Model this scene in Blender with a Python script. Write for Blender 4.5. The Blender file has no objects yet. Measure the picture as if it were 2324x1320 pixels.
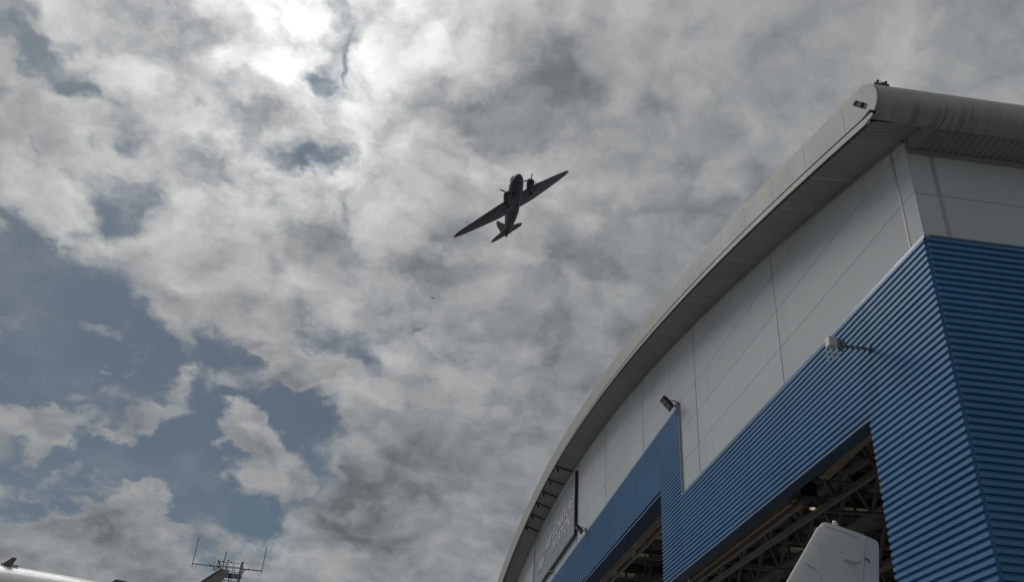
import bpy, bmesh, math, random
from mathutils import Vector, Matrix, Euler, Quaternion
from mathutils.geometry import tessellate_polygon
random.seed(7)
R = math.radians
S = bpy.context.scene
COL = S.collection
EYE = 1.6

# ------------------------------------------------------------------ camera
def make_camera(yaw=0.09547313, pitch=0.54648207, roll=0.06814935, focal=2004.03 / 2324 * 36):
    f = Vector((math.sin(yaw) * math.cos(pitch), math.cos(yaw) * math.cos(pitch), math.sin(pitch)))
    r = Vector((math.cos(yaw), -math.sin(yaw), 0))
    u = r.cross(f)
    r2 = r * math.cos(roll) + u * math.sin(roll)
    u2 = u * math.cos(roll) - r * math.sin(roll)
    cam = bpy.data.cameras.new('camera')
    cam.lens = focal; cam.sensor_width = 36; cam.clip_start = .05; cam.clip_end = 20000
    o = bpy.data.objects.new('camera', cam); COL.objects.link(o)
    M = Matrix((r2, u2, -f)).transposed().to_4x4(); M.translation = (0, 0, EYE)
    o.matrix_world = M
    S.camera = o
make_camera()
S.view_settings.view_transform = 'Standard'; S.view_settings.look = 'None'
S.view_settings.gamma = 1; S.view_settings.use_curve_mapping = False
S.view_settings.exposure = 0.0
S.render.engine = 'CYCLES'
S.cycles.max_bounces = 8; S.cycles.diffuse_bounces = 4; S.cycles.transmission_bounces = 6

# ------------------------------------------------------------------ sky
SUN_AZ, SUN_EL = -30.0, 43.0           # broad light through thin cloud, left of the hangar front
GLOW = (-14.6, 46.5)                    # the thin, brightest part of the cloud
def direction(az, el):
    return Vector((math.sin(R(az)) * math.cos(R(el)), math.cos(R(az)) * math.cos(R(el)), math.sin(R(el))))
SUN = direction(SUN_AZ, SUN_EL)
CLOUD_COVER = [  # azimuth, elevation, half width, half height, turn (degrees), weight
    (-33.84, 39.12, 2.01, 2.55, 31.6, -1.35), (-30.54, 37.63, 3.26, 1.46, -22.9, -1.44), (-32.32, 37.94, 1.29, 1.42, 29.8, -1.0), (-28.8, 37.13, 1.32, 0.88, -7.1, -1.38),
    (-29.34, 32.68, 1.36, 0.48, -31.0, -0.9), (-28.0, 31.84, 1.63, 0.48, -31.8, -0.6), (-23.43, 31.9, 2.41, 1.66, 4.1, -1.08), (-22.71, 33.52, 1.68, 1.04, -12.0, -0.7),
    (-25.05, 30.14, 2.83, 1.01, -17.7, -0.72), (-28.06, 32.63, 3.86, 2.1, -20.8, 1.0), (-24.22, 35.38, 0.71, 0.64, 22.5, -1.0), (-25.63, 34.06, 0.58, 0.64, 22.9, -0.7),
    (-28.03, 26.17, 5.41, 4.71, 9.3, -1.79), (-22.57, 25.72, 5.67, 3.85, 0.9, -1.7), (-27.98, 28.6, 2.66, 1.24, -6.4, -1.0), (-24.51, 20.93, 4.42, 2.25, 16.0, -1.53),
    (-20.64, 23.26, 5.46, 3.12, 15.2, -1.53), (-15.06, 23.17, 4.06, 3.21, 12.5, -1.53), (-9.56, 21.96, 6.38, 2.18, 9.7, -1.61), (-17.73, 17.3, 8.57, 3.56, 11.4, -1.79),
    (-12.66, 16.1, 4.77, 3.35, 9.2, -1.7), (-21.89, 16.2, 3.78, 2.71, 12.5, -1.44), (-10.12, 14.39, 2.09, 3.74, -11.7, -1.44), (-6.78, 21.27, 2.94, 3.03, 59.8, -1.44),
    (-7.44, 18.72, 2.13, 2.41, 8.1, -1.35), (-8.03, 16.76, 0.8, 1.55, -11.8, -1.0), (-9.11, 26.64, 3.44, 1.54, -14.8, -1.15), (-12.49, 26.73, 2.13, 1.36, -8.3, -0.9),
    (-16.01, 26.0, 1.02, 1.62, 13.9, -0.9), (-5.39, 25.09, 3.3, 1.68, 28.9, -1.0), (-6.73, 27.17, 2.5, 1.11, -20.7, -0.7), (-10.0, 43.0, 2.29, 2.0, 14.6, -1.35),
    (-11.66, 43.49, 1.57, 1.07, -4.3, -0.6), (-8.53, 46.52, 1.3, 1.87, -15.8, -0.5), (-9.2, 45.06, 0.43, 2.12, 6.5, -0.9), (-10.77, 47.31, 1.55, 0.73, -3.8, -0.8),
    (-11.93, 43.16, 1.57, 0.81, -4.2, -0.6), (-11.93, 37.82, 3.09, 1.41, 19.9, -1.44), (-16.27, 37.44, 2.3, 1.62, -13.8, -0.5), (-8.64, 35.12, 0.6, 1.67, 12.2, -0.7),
    (-7.26, 32.79, 1.94, 0.7, -29.7, -0.7), (-6.1, 30.4, 1.67, 0.84, -20.5, -0.6), (-0.55, 27.24, 1.98, 0.45, 57.0, -0.8), (-7.28, 13.71, 1.56, 1.54, 6.9, -0.5),
    (-27.63, 23.93, 4.71, 4.95, 19.3, -1.6), (-17.43, 20.78, 12.69, 8.62, 12.7, -0.75), (-13.56, 18.58, 5.04, 2.36, 10.3, -0.7), (-10.69, 16.92, 1.84, 3.07, -11.1, -0.6),
    (-21.33, 22.93, 2.69, 0.91, 28.7, 1.95), (-22.44, 23.07, 1.32, 0.64, 16.0, 0.94), (-17.64, 24.25, 2.67, 1.01, -32.1, 1.83), (-21.81, 21.21, 1.99, 0.63, 9.4, 1.19),
    (-19.5, 22.65, 1.1, 0.47, 25.3, 0.94), (-24.73, 18.82, 2.84, 2.05, -6.8, 3.5), (-22.35, 19.8, 1.59, 0.77, 3.5, 1.02), (-23.17, 16.42, 1.51, 1.51, 13.1, 2.62),
    (-22.47, 17.58, 1.35, 1.17, -18.0, 1.19), (-21.19, 15.77, 1.08, 0.83, -9.0, 1.54), (-17.64, 19.67, 2.25, 1.05, 28.6, 1.44), (-15.97, 21.89, 0.89, 2.34, 39.2, 1.52),
    (-19.55, 19.06, 2.55, 0.59, 9.6, 1.36), (-16.12, 19.98, 1.38, 1.47, 11.8, 1.26), (-10.63, 20.28, 2.23, 1.82, -10.5, 3.61), (-10.44, 17.62, 2.38, 1.42, 8.9, 2.3),
    (-8.87, 18.79, 1.58, 1.87, 8.7, 1.76), (-9.39, 21.16, 1.88, 0.84, -35.1, 1.16), (-8.19, 23.84, 4.1, 1.36, -15.6, 0.8), (-11.58, 25.51, 4.85, 1.16, -22.1, 3.09),
    (-8.31, 24.38, 2.81, 1.37, -10.5, 1.71), (-13.35, 27.68, 3.19, 1.35, -17.9, 1.82), (-18.14, 27.72, 3.01, 2.58, -26.2, 1.76), (-16.96, 25.78, 2.04, 1.59, -6.8, 1.44),
    (-12.74, 22.52, 2.66, 1.08, 16.5, 1.53), (-14.58, 22.44, 1.17, 0.67, 12.0, 0.94), (-16.85, 15.15, 3.82, 1.29, -17.8, 1.92), (-20.32, 12.08, 7.24, 2.55, 4.6, 2.69),
    (-16.08, 11.54, 5.46, 1.96, 8.5, 2.11), (-16.53, 16.28, 1.11, 0.56, 10.5, 0.85), (-28.22, 35.58, 5.84, 2.24, -19.4, 0.6), (-27.97, 30.49, 4.1, 1.47, -21.8, 0.9),
    (1.6, 18.62, 11.66, 8.16, 5.1, 0.9), (-4.96, 16.08, 4.57, 2.85, 6.8, 1.2), (-4.31, 22.43, 1.65, 1.66, 7.7, 1.0), (-30.71, 32.95, 1.93, 2.93, -8.4, 0.6),
    (25.17, 35.36, 23.63, 21.82, -7.7, 1.28),
]
CLOUD_LIGHT = [
    (34.45, 43.74, 13.39, 7.49, -16.9, 0.07), (10.24, 26.1, 11.9, 7.35, 1.8, -0.04), (19.41, 47.0, 6.64, 3.12, -6.5, 0.05), (-2.28, 45.27, 4.95, 3.74, 9.3, 0.07),
    (-16.72, 34.8, 6.67, 3.24, -14.4, 0.05), (7.33, 43.66, 9.19, 5.2, 12.3, -0.19), (2.61, 41.34, 4.22, 3.32, 5.7, -0.1), (-15.43, 40.02, 1.96, 1.99, 17.8, -0.16),
    (-20.0, 35.86, 2.22, 1.86, -1.6, -0.12), (-10.43, 32.23, 4.06, 2.5, -7.9, -0.17), (-1.14, 32.48, 3.96, 2.27, 7.5, -0.12), (-0.86, 37.36, 2.26, 3.38, 7.7, -0.1),
    (24.71, 46.46, 8.53, 3.34, -10.3, -0.06), (-5.56, 17.88, 4.06, 2.13, -2.6, -0.15), (-0.21, 19.0, 4.98, 3.54, 5.7, -0.13), (-2.22, 14.78, 5.38, 2.09, 5.8, -0.08),
    (8.33, 33.16, 7.42, 2.57, 2.3, -0.05), (5.3, 28.44, 6.28, 2.28, 4.0, -0.05), (-5.2, 41.03, 2.49, 2.19, 10.9, -0.06), (-24.09, 41.75, 3.27, 2.3, 3.5, -0.06),
    (-20.3, 13.54, 3.66, 1.42, 0.1, -0.05), (19.21, 44.63, 4.03, 3.19, -5.9, -0.03), (-16.4, 29.81, 3.08, 1.89, -5.7, -0.05), (36.84, 44.99, 4.66, 2.68, -19.3, 0.09),
    (3.58, 39.39, 3.96, 0.73, -6.8, 0.07), (27.49, 39.7, 3.29, 1.88, 21.1, 0.07), (-8.67, 40.19, 3.82, 2.45, 13.1, 0.1), (-9.27, 36.99, 4.36, 1.66, 13.0, 0.07),
    (12.1, 28.83, 1.98, 1.42, 0.7, 0.06), (-15.7, 27.46, 4.71, 1.06, -22.1, 0.09), (-12.16, 30.19, 3.2, 1.66, 13.1, 0.06), (-28.98, 30.93, 3.59, 0.97, -21.3, 0.08),
    (-25.57, 32.16, 2.08, 1.53, 22.1, 0.06), (-2.7, 27.71, 4.49, 1.7, 48.1, 0.05), (3.4, 24.61, 3.4, 0.85, 4.7, 0.05), (-10.38, 20.46, 1.57, 1.08, 9.7, 0.06),
    (-10.08, 37.4, 2.44, 0.82, 13.5, 0.05), (-25.12, 19.23, 1.51, 1.23, 15.4, 0.05),
]
class N:
    """small helper for building node trees"""
    def __init__(s, nt): s.nt = nt
    def new(s, t, **k):
        n = s.nt.nodes.new(t)
        for a, b in k.items(): setattr(n, a, b)
        return n
    def put(s, sock, v):
        if hasattr(v, 'is_linked') or hasattr(v, 'links'): s.nt.links.new(v, sock)
        else: sock.default_value = v
    def m(s, op, a, b=None, c=None, clamp=False):
        n = s.new('ShaderNodeMath', operation=op, use_clamp=clamp)
        s.put(n.inputs[0], a)
        if b is not None: s.put(n.inputs[1], b)
        if c is not None: s.put(n.inputs[2], c)
        return n.outputs[0]
    def v(s, op, a, b=None, c=None, out=0):
        n = s.new('ShaderNodeVectorMath', operation=op)
        s.put(n.inputs[0], a)
        if b is not None: s.put(n.inputs[1], b)
        if c is not None: s.put(n.inputs[3 if op == 'SCALE' else 2], c)
        return n.outputs[out]
    def rng(s, x, a, b, c=0., d=1., interp='SMOOTHSTEP'):
        n = s.new('ShaderNodeMapRange', interpolation_type=interp)
        s.put(n.inputs[0], x)
        for i, q in enumerate((a, b, c, d)): s.put(n.inputs[1 + i], q)
        return n.outputs[0]
    def mix(s, f, a, b, kind='RGBA', blend='MIX'):
        n = s.new('ShaderNodeMix', data_type=kind)
        i, o = {'RGBA': ((6, 7), 2), 'FLOAT': ((2, 3), 0), 'VECTOR': ((4, 5), 1)}[kind]
        if kind == 'RGBA': n.blend_type = blend
        s.put(n.inputs[0], f); s.put(n.inputs[i[0]], a); s.put(n.inputs[i[1]], b)
        return n.outputs[o]
    def noise(s, vec, scale, detail=5, rough=.5, lac=2., dist=0., col=False):
        n = s.new('ShaderNodeTexNoise'); s.put(n.inputs['Vector'], vec)
        n.inputs['Scale'].default_value = scale; n.inputs['Detail'].default_value = detail
        n.inputs['Roughness'].default_value = rough; n.inputs['Lacunarity'].default_value = lac
        n.inputs['Distortion'].default_value = dist
        return n.outputs[1 if col else 0]

def make_world():
    w = bpy.data.worlds.new('World'); S.world = w; w.use_nodes = True
    nt = w.node_tree; nt.nodes.clear(); g = N(nt)
    out = g.new('ShaderNodeOutputWorld'); bg = g.new('ShaderNodeBackground')
    nt.links.new(bg.outputs[0], out.inputs[0])
    sky = g.new('ShaderNodeTexSky', sky_type='NISHITA')
    sky.sun_disc = False; sky.sun_elevation = R(SUN_EL); sky.sun_rotation = R(SUN_AZ)
    sky.air_density = 1.0; sky.dust_density = 0.4; sky.ozone_density = 1.0
    tc = g.new('ShaderNodeTexCoord'); d = tc.outputs['Generated']
    sep = g.new('ShaderNodeSeparateXYZ'); nt.links.new(d, sep.inputs[0])
    dz = g.m('MAXIMUM', sep.outputs[2], 0.0)
    inv = g.m('DIVIDE', 1.0, g.m('ADD', dz, .55))
    P = g.v('SCALE', d, c=inv)                       # the cloud layer seen in perspective
    # ragged edges: bend the directions with noise before the big forms are read
    wn = g.noise(P, 7.5, 5, .62, col=True)
    wv = g.v('SUBTRACT', wn, (.5, .5, .5))
    dw = g.v('MULTIPLY_ADD', wv, (.17, .17, .17), d)
    def field(blobs, base):
        acc = base
        for az, el, ra, rb, th, wt in blobs:
            c = direction(az, el)
            e = Vector((math.cos(R(az)), -math.sin(R(az)), 0))
            n_ = e.cross(c) * -1
            if n_.z < 0: n_ = -n_
            a = e * math.cos(R(th)) + n_ * math.sin(R(th))
            b = c.cross(a)
            mp = g.new('ShaderNodeMapping', vector_type='TEXTURE')
            g.put(mp.inputs[0], dw)
            mp.inputs[1].default_value = c
            mp.inputs[2].default_value = Matrix((a, b, c)).transposed().to_euler('XYZ')
            mp.inputs[3].default_value = (math.tan(R(ra)), math.tan(R(rb)), 1.)
            gr = g.new('ShaderNodeTexGradient', gradient_type='SPHERICAL')
            nt.links.new(mp.outputs[0], gr.inputs[0])
            acc = g.m('MULTIPLY_ADD', gr.outputs[1], wt, acc)
        return acc
    # fine structure and, by comparing it with the same field a step towards the sun, its relief
    SP = direction(*GLOW); SP = SP / (SP.z + .55)
    toS = g.v('NORMALIZE', g.v('SUBTRACT', tuple(SP), P))
    Pw = g.v('MULTIPLY_ADD', wv, (.10, .10, .10), P)
    n1 = g.noise(Pw, 6.5, 8, .58)
    n2 = g.noise(g.v('MULTIPLY_ADD', toS, (.028, .028, .028), Pw), 6.5, 6, .58)
    nf = g.noise(Pw, 24.0, 5, .62)
    soft = g.noise(P, 1.1, 2, .45)
    # rounded heads of cumulus
    vo = g.new('ShaderNodeTexVoronoi', feature='F1')
    g.put(vo.inputs['Vector'], g.v('MULTIPLY_ADD', wv, (.16, .16, .16), P)); vo.inputs['Scale'].default_value = 15.
    vo.inputs['Detail'].default_value = 1.; vo.inputs['Roughness'].default_value = .55; vo.normalize = True
    puff = g.m('SUBTRACT', .40, g.m('POWER', vo.outputs['Distance'], 1.3))
    cover = field(CLOUD_COVER, g.m('MULTIPLY_ADD', g.m('SUBTRACT', n1, .5), 2.6, .62))
    cover = g.m('MULTIPLY_ADD', g.m('SUBTRACT', nf, .5), 2.0, cover)
    cover = g.m('MULTIPLY_ADD', g.m('SUBTRACT', puff, .10), 1.6, cover)
    alpha = g.rng(cover, -.95, 1.25)
    veil = g.m('MULTIPLY', g.rng(n1, .42, .75), .22)
    alpha = g.m('MAXIMUM', alpha, veil)
    thick = g.rng(cover, .3, 1.9)
    light = field(CLOUD_LIGHT, .283)
    relief = g.m('SUBTRACT', n1, n2)
    light = g.m('MULTIPLY_ADD', relief, .62, light)
    light = g.m('MULTIPLY_ADD', g.m('SUBTRACT', soft, .5), -.10, light)
    light = g.m('MULTIPLY_ADD', g.m('SUBTRACT', puff, .12), .40, light)
    light = g.m('MULTIPLY_ADD', g.m('SUBTRACT', nf, .5), .13, light)
    # thin rims let more light through than the thick middle of a cloud
    light = g.m('MULTIPLY_ADD', g.m('SUBTRACT', 1., thick), .06, light)
    # forward scattering round the sun
    dw2 = g.v('NORMALIZE', g.v('MULTIPLY_ADD', wv, (.10, .10, .10), d))
    cs = g.v('DOT_PRODUCT', dw2, tuple(direction(*GLOW)), out=1)
    ang = g.m('ARCCOSINE', g.m('MINIMUM', cs, .99999))
    g1 = g.m('EXPONENT', g.m('MULTIPLY', g.m('POWER', g.m('DIVIDE', ang, R(5.0)), 2.), -1.))
    g2 = g.m('EXPONENT', g.m('MULTIPLY', g.m('POWER', g.m('DIVIDE', ang, R(14.5)), 2.), -1.))
    g3 = g.m('EXPONENT', g.m('MULTIPLY', g.m('DIVIDE', ang, R(36)), -1.))
    gl = g.m('ADD', g.m('MULTIPLY', g1, 1.1), g.m('ADD', g.m('MULTIPLY', g2, 1.15), g.m('MULTIPLY', g3, .60)))
    light = g.m('SMOOTH_MAX', light, .13, .10)
    light = g.m('MULTIPLY', light, g.m('ADD', gl, .63))
    # dark cloud is tinted cooler, bright cloud slightly warmer
    tint = g.mix(g.rng(light, .12, .62), (.93, .985, 1.03, 1), (.995, 1.0, .97, 1))
    cloud = g.v('SCALE', tint, c=light)
    blue = g.v('MULTIPLY_ADD', g.v('SCALE', sky.outputs[0], c=.05), (.27, .32, .34), (.058, .065, .070))
    blue = g.v('SCALE', blue, c=g.m('MULTIPLY_ADD', g2, .5, 1.0))
    col = g.mix(alpha, blue, cloud)
    nt.links.new(col, bg.inputs[0]); bg.inputs[1].default_value = 1.0
make_world()

def make_sun():
    l = bpy.data.lights.new('sun', 'SUN'); l.energy = 1.1; l.angle = R(26); l.color = (1, .98, .955)
    o = bpy.data.objects.new('sun', l); COL.objects.link(o)
    o.rotation_euler = SUN.to_track_quat('Z', 'Y').to_euler(); o.location = SUN * 400
make_sun()

# ------------------------------------------------------------------ materials
def material(name, color, rough=.5, metal=0., spec=.5, coat=0., vary=.12, scale=1.2, bump=0., bump_scale=30., streak=0., streak_axis=None, fine=0., zmask=None, each=0.):
    m = bpy.data.materials.new(name); m.use_nodes = True
    nt = m.node_tree; g = N(nt); b = nt.nodes['Principled BSDF']
    tc = g.new('ShaderNodeTexCoord'); geo = g.new('ShaderNodeNewGeometry')
    pos = geo.outputs['Position'] if streak_axis else tc.outputs['Object']
    n = g.noise(pos, scale, 4, .55)
    c = (*color, 1); k = vary
    dark = tuple(x * (1 - k) for x in color) + (1,); lite = tuple(min(1, x * (1 + k * .6)) for x in color) + (1,)
    col = g.mix(g.rng(n, .3, .7), dark, lite)
    if fine:
        n3 = g.noise(pos, scale * 22, 3, .6)
        col = g.mix(g.m('MULTIPLY', g.rng(n3, .35, .75), fine), col, tuple(x * .72 for x in color) + (1,))
    if streak:
        mp = g.new('ShaderNodeMapping'); g.put(mp.inputs[0], pos); mp.inputs[3].default_value = streak_axis
        s1 = g.noise(mp.outputs[0], 1.0, 5, .65); lo_, hi_ = (.42, .62) if streak > .5 else (.50, .78)
        s2 = g.noise(pos, .35, 2, .5)
        f = g.m('MULTIPLY', g.rng(s1, lo_, hi_), g.m('MULTIPLY', g.rng(s2, .32, .62), streak))
        if zmask:
            sp = g.new('ShaderNodeSeparateXYZ'); g.put(sp.inputs[0], pos)
            wob = g.m('MULTIPLY_ADD', g.noise(pos, 1.7, 3, .6), .5, sp.outputs[2])
            f = g.m('MULTIPLY', f, g.rng(wob, zmask[1], zmask[0]))
        col = g.mix(f, col, (color[0] * .34, color[1] * .31, color[2] * .27, 1))
    if each:
        oi = g.new('ShaderNodeObjectInfo')
        col = g.v('SCALE', col, c=g.m('MULTIPLY_ADD', g.m('SUBTRACT', oi.outputs['Random'], .5), each, 1.))
    g.put(b.inputs['Base Color'], col)
    rn = g.rng(n, .2, .8, max(.02, rough - .06), min(1, rough + .08), 'LINEAR'); g.put(b.inputs['Roughness'], rn)
    b.inputs['Metallic'].default_value = metal; b.inputs['Specular IOR Level'].default_value = spec
    b.inputs['Coat Weight'].default_value = coat; b.inputs['Coat Roughness'].default_value = .06
    if bump:
        bn = g.noise(pos, bump_scale, 3, .5); bp = g.new('ShaderNodeBump')
        bp.inputs['Strength'].default_value = bump; bp.inputs['Distance'].default_value = .02
        g.put(bp.inputs['Height'], bn); g.put(b.inputs['Normal'], bp.outputs[0])
    return m
M = {}
M['white_panel'] = material('white_wall_panel', (.575, .615, .635), .62, vary=.06, scale=.35, streak=.24, streak_axis=(1.2, 2.6, .14), spec=.22, each=.07, bump=.5, bump_scale=.6)
M['joint'] = material('grey_joint_strip', (.40, .42, .425), .45, vary=.08)
M['gap'] = material('dark_joint', (.10, .10, .10), .8)
M['fascia'] = material('off_white_fascia', (.48, .462, .435), .60, spec=.25, vary=.05, scale=.5, streak=.10, streak_axis=(2, 2, .15))
M['bull'] = material('weathered_eaves_roll', (.43, .415, .39), .38, vary=.10, scale=.5, streak=.6, streak_axis=(11.0, .5, .35), zmask=(12.66, 13.05))
M['soffit'] = material('soffit_sheet', (.34, .325, .31), .5, vary=.10, scale=.4, streak=.25, streak_axis=(1, 1, 1), spec=.3)
M['batten'] = material('soffit_batten', (.44, .42, .40), .5)
M['blue'] = material('blue_cladding', (.076, .228, .43), .46, each=.14, vary=.09, scale=.5, spec=.32, streak=.25, streak_axis=(1.5, 1.5, .12), fine=.10)
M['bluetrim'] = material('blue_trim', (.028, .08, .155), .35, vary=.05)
M['bluelip'] = material('pale_blue_flashing', (.20, .29, .40), .3, vary=.05)
M['steel'] = material('brown_grey_steel', (.31, .26, .195), .6, vary=.15, scale=1.0, fine=.2)
M['steel2'] = material('grey_steel', (.29, .27, .25), .6, vary=.12, scale=1.0)
M['liner'] = material('roof_liner', (.30, .285, .27), .7, vary=.15, scale=.6)
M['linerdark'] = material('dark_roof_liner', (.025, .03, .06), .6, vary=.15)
M['dark'] = material('dark_metal', (.02, .021, .024), .45, vary=.1)
M['black'] = material('black_frame', (.012, .012, .013), .4)
M['galv'] = material('galvanised_steel', (.24, .25, .26), .42, metal=.6, vary=.15, scale=6)
M['plastic'] = material('pale_plastic', (.62, .62, .58), .4, vary=.05)
M['lens'] = material('lamp_lens', (.30, .27, .24), .25, vary=.1, scale=20)
M['banner'] = material('grey_banner', (.33, .36, .375), .42, vary=.12, scale=.5, streak=.45, streak_axis=(1, 2.5, .2), bump=.6, bump_scale=.9)
M['letter'] = material('white_lettering', (.84, .85, .86), .45, vary=.03)
M['lozenge'] = material('pale_lozenge', (.52, .53, .54), .4, vary=.04)
M['jetwhite'] = material('white_aircraft_paint', (.62, .62, .61), .48, spec=.35, coat=.15, vary=.03, scale=1.5)
M['finwhite'] = material('matt_white_aircraft_paint', (.70, .71, .71), .38, coat=.1, vary=.05, scale=2.5, fine=.06, streak=.2, streak_axis=(3, 3, .4))
M['seam'] = material('panel_seam', (.16, .16, .16), .6)
M['bare'] = material('bare_leading_edge', (.72, .71, .68), .25, metal=.5, vary=.05)
M['boot'] = material('dark_leading_edge', (.13, .13, .14), .45)
M['greyfin'] = material('grey_fin_paint', (.26, .255, .25), .4, vary=.05)
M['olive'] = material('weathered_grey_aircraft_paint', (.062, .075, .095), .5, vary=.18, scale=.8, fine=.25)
M['olived'] = material('darker_aircraft_paint', (.05, .055, .06), .5, vary=.12)
M['glassdark'] = material('dark_glazing', (.02, .025, .03), .08, vary=.02)
M['concrete'] = material('apron_concrete', (.23, .225, .21), .85, vary=.18, scale=.12, bump=.3, bump_scale=3, fine=.3)
M['feather'] = material('dark_feathers', (.03, .03, .03), .8)

def lamp_material():
    m = bpy.data.materials.new('lit_lamp'); m.use_nodes = True
    b = m.node_tree.nodes['Principled BSDF']
    b.inputs['Emission Color'].default_value = (1, .86, .6, 1); b.inputs['Emission Strength'].default_value = .35
    b.inputs['Base Color'].default_value = (.8, .75, .6, 1)
    return m
M['lit'] = lamp_material()
def rooflight_material():
    m = bpy.data.materials.new('translucent_rooflight'); m.use_nodes = True
    nt = m.node_tree; g = N(nt); nt.nodes.remove(nt.nodes['Principled BSDF'])
    out = nt.nodes['Material Output']
    t = g.new('ShaderNodeBsdfTranslucent'); d = g.new('ShaderNodeBsdfDiffuse'); mx = g.new('ShaderNodeMixShader')
    tc = g.new('ShaderNodeTexCoord')
    n = g.noise(tc.outputs['Object'], 2., 3, .5)
    c = g.mix(n, (.40, .45, .36, 1), (.58, .62, .50, 1))
    g.put(t.inputs[0], c); g.put(d.inputs[0], (.3, .32, .28, 1)); mx.inputs[0].default_value = .25
    nt.links.new(t.outputs[0], mx.inputs[1]); nt.links.new(d.outputs[0], mx.inputs[2]); nt.links.new(mx.outputs[0], out.inputs[0])
    return m
M['rooflight'] = rooflight_material()

# ------------------------------------------------------------------ object helpers
ORIGIN = {}
def thing(name, label, cat, loc=(0, 0, 0), rot=None, group=None, local=False):
    """an Empty at the thing's base; its parts are built in world axes, or in its own axes when local"""
    o = bpy.data.objects.new(name, None); COL.objects.link(o); o.location = loc
    o.empty_display_size = .3
    if rot is not None:
        o.rotation_mode = 'QUATERNION' if isinstance(rot, Quaternion) else 'XYZ'
        if isinstance(rot, Quaternion): o.rotation_quaternion = rot
        else: o.rotation_euler = rot
    o['label'] = label; o['category'] = cat
    if group: o['group'] = group
    ORIGIN[o.name] = Vector((0, 0, 0)) if local else Vector(loc)
    return o
def obj(name, geo, mat, parent=None, kind=None, label=None, smooth=False, cat=None, group=None, bevel=0.):
    V, F = geo[0], geo[1]
    V = [Vector(v) for v in V]
    lo = Vector([min(v[i] for v in V) for i in range(3)]); hi = Vector([max(v[i] for v in V) for i in range(3)])
    c = (lo + hi) / 2
    me = bpy.data.meshes.new(name); me.from_pydata([tuple(v - c) for v in V], [], F)
    if len(geo) > 2:
        for mm in geo[3]: me.materials.append(mm)
        for p, i in zip(me.polygons, geo[2]): p.material_index = i
    else: me.materials.append(mat)
    if smooth:
        for p in me.polygons: p.use_smooth = True
        if smooth != True: me.set_sharp_from_angle(angle=R(smooth))
    me.update()
    o = bpy.data.objects.new(name, me); COL.objects.link(o)
    base = ORIGIN[parent.name] if parent is not None else Vector((0, 0, 0))
    o.location = c - base
    ORIGIN[o.name] = c
    if parent is not None: o.parent = parent
    if kind: o['kind'] = kind
    if label: o['label'] = label
    if cat: o['category'] = cat
    if group: o['group'] = group
    if bevel:
        md = o.modifiers.new('edge', 'BEVEL'); md.width = bevel; md.segments = 2; md.limit_method = 'ANGLE'
    return o
def join(*gs):
    V, F = [], []
    for g in gs:
        k = len(V); V += [tuple(v) for v in g[0]]; F += [tuple(i + k for i in f) for f in g[1]]
    return V, F
def box(x0, x1, y0, y1, z0, z1):
    V = [(x, y, z) for x in (x0, x1) for y in (y0, y1) for z in (z0, z1)]
    return V, [(0, 1, 3, 2), (4, 6, 7, 5), (0, 4, 5, 1), (2, 3, 7, 6), (0, 2, 6, 4), (1, 5, 7, 3)]
def xform(g, Mx):
    return [tuple(Mx @ Vector(v)) for v in g[0]], g[1]
def bar(a, b, w, h=None, up=(0, 0, 1)):
    """rectangular bar from a to b"""
    a, b = Vector(a), Vector(b); h = h or w
    d = (b - a); L = d.length; d.normalize()
    u = Vector(up); s = d.cross(u)
    if s.length < 1e-4: s = d.cross(Vector((1, 0, 0)))
    s.normalize(); t = s.cross(d)
    Mx = Matrix((d, s, t)).transposed().to_4x4(); Mx.translation = a
    return xform(box(0, L, -w / 2, w / 2, -h / 2, h / 2), Mx)
def tube(pts, r, n=8, cap=True):
    pts = [Vector(p) for p in pts]; V, F = [], []
    rs = r if isinstance(r, (list, tuple)) else [r] * len(pts)
    ref = Vector((0, 0, 1))
    for i, p in enumerate(pts):
        d = (pts[min(i + 1, len(pts) - 1)] - pts[max(i - 1, 0)]).normalized()
        if abs(d.dot(ref)) > .95: ref = Vector((1, 0, 0))
        s = d.cross(ref).normalized(); t = s.cross(d)
        for k in range(n):
            a = 2 * math.pi * k / n
            V.append(tuple(p + (s * math.cos(a) + t * math.sin(a)) * rs[i]))
    for i in range(len(pts) - 1):
        for k in range(n):
            F.append((i * n + k, i * n + (k + 1) % n, (i + 1) * n + (k + 1) % n, (i + 1) * n + k))
    if cap:
        F.append(tuple(range(n - 1, -1, -1))); F.append(tuple((len(pts) - 1) * n + k for k in range(n)))
    return V, F
def ball(c, r, sx=1, sy=1, sz=1, nu=12, nv=8):
    V, F = [], []
    for j in range(nv + 1):
        th = math.pi * j / nv
        for i in range(nu):
            a = 2 * math.pi * i / nu
            V.append((c[0] + r * sx * math.sin(th) * math.cos(a), c[1] + r * sy * math.sin(th) * math.sin(a), c[2] + r * sz * math.cos(th)))
    for j in range(nv):
        for i in range(nu):
            F.append((j * nu + i, (j + 1) * nu + i, (j + 1) * nu + (i + 1) % nu, j * nu + (i + 1) % nu))
    return V, F
def loft(sections, close=True):
    """sections: rings of equal length"""
    n = len(sections[0]); V = [tuple(p) for s in sections for p in s]; F = []
    for i in range(len(sections) - 1):
        for k in range(n):
            F.append((i * n + k, i * n + (k + 1) % n, (i + 1) * n + (k + 1) % n, (i + 1) * n + k))
    if close:
        F.append(tuple(range(n - 1, -1, -1))); F.append(tuple((len(sections) - 1) * n + k for k in range(n)))
    return V, F
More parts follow.
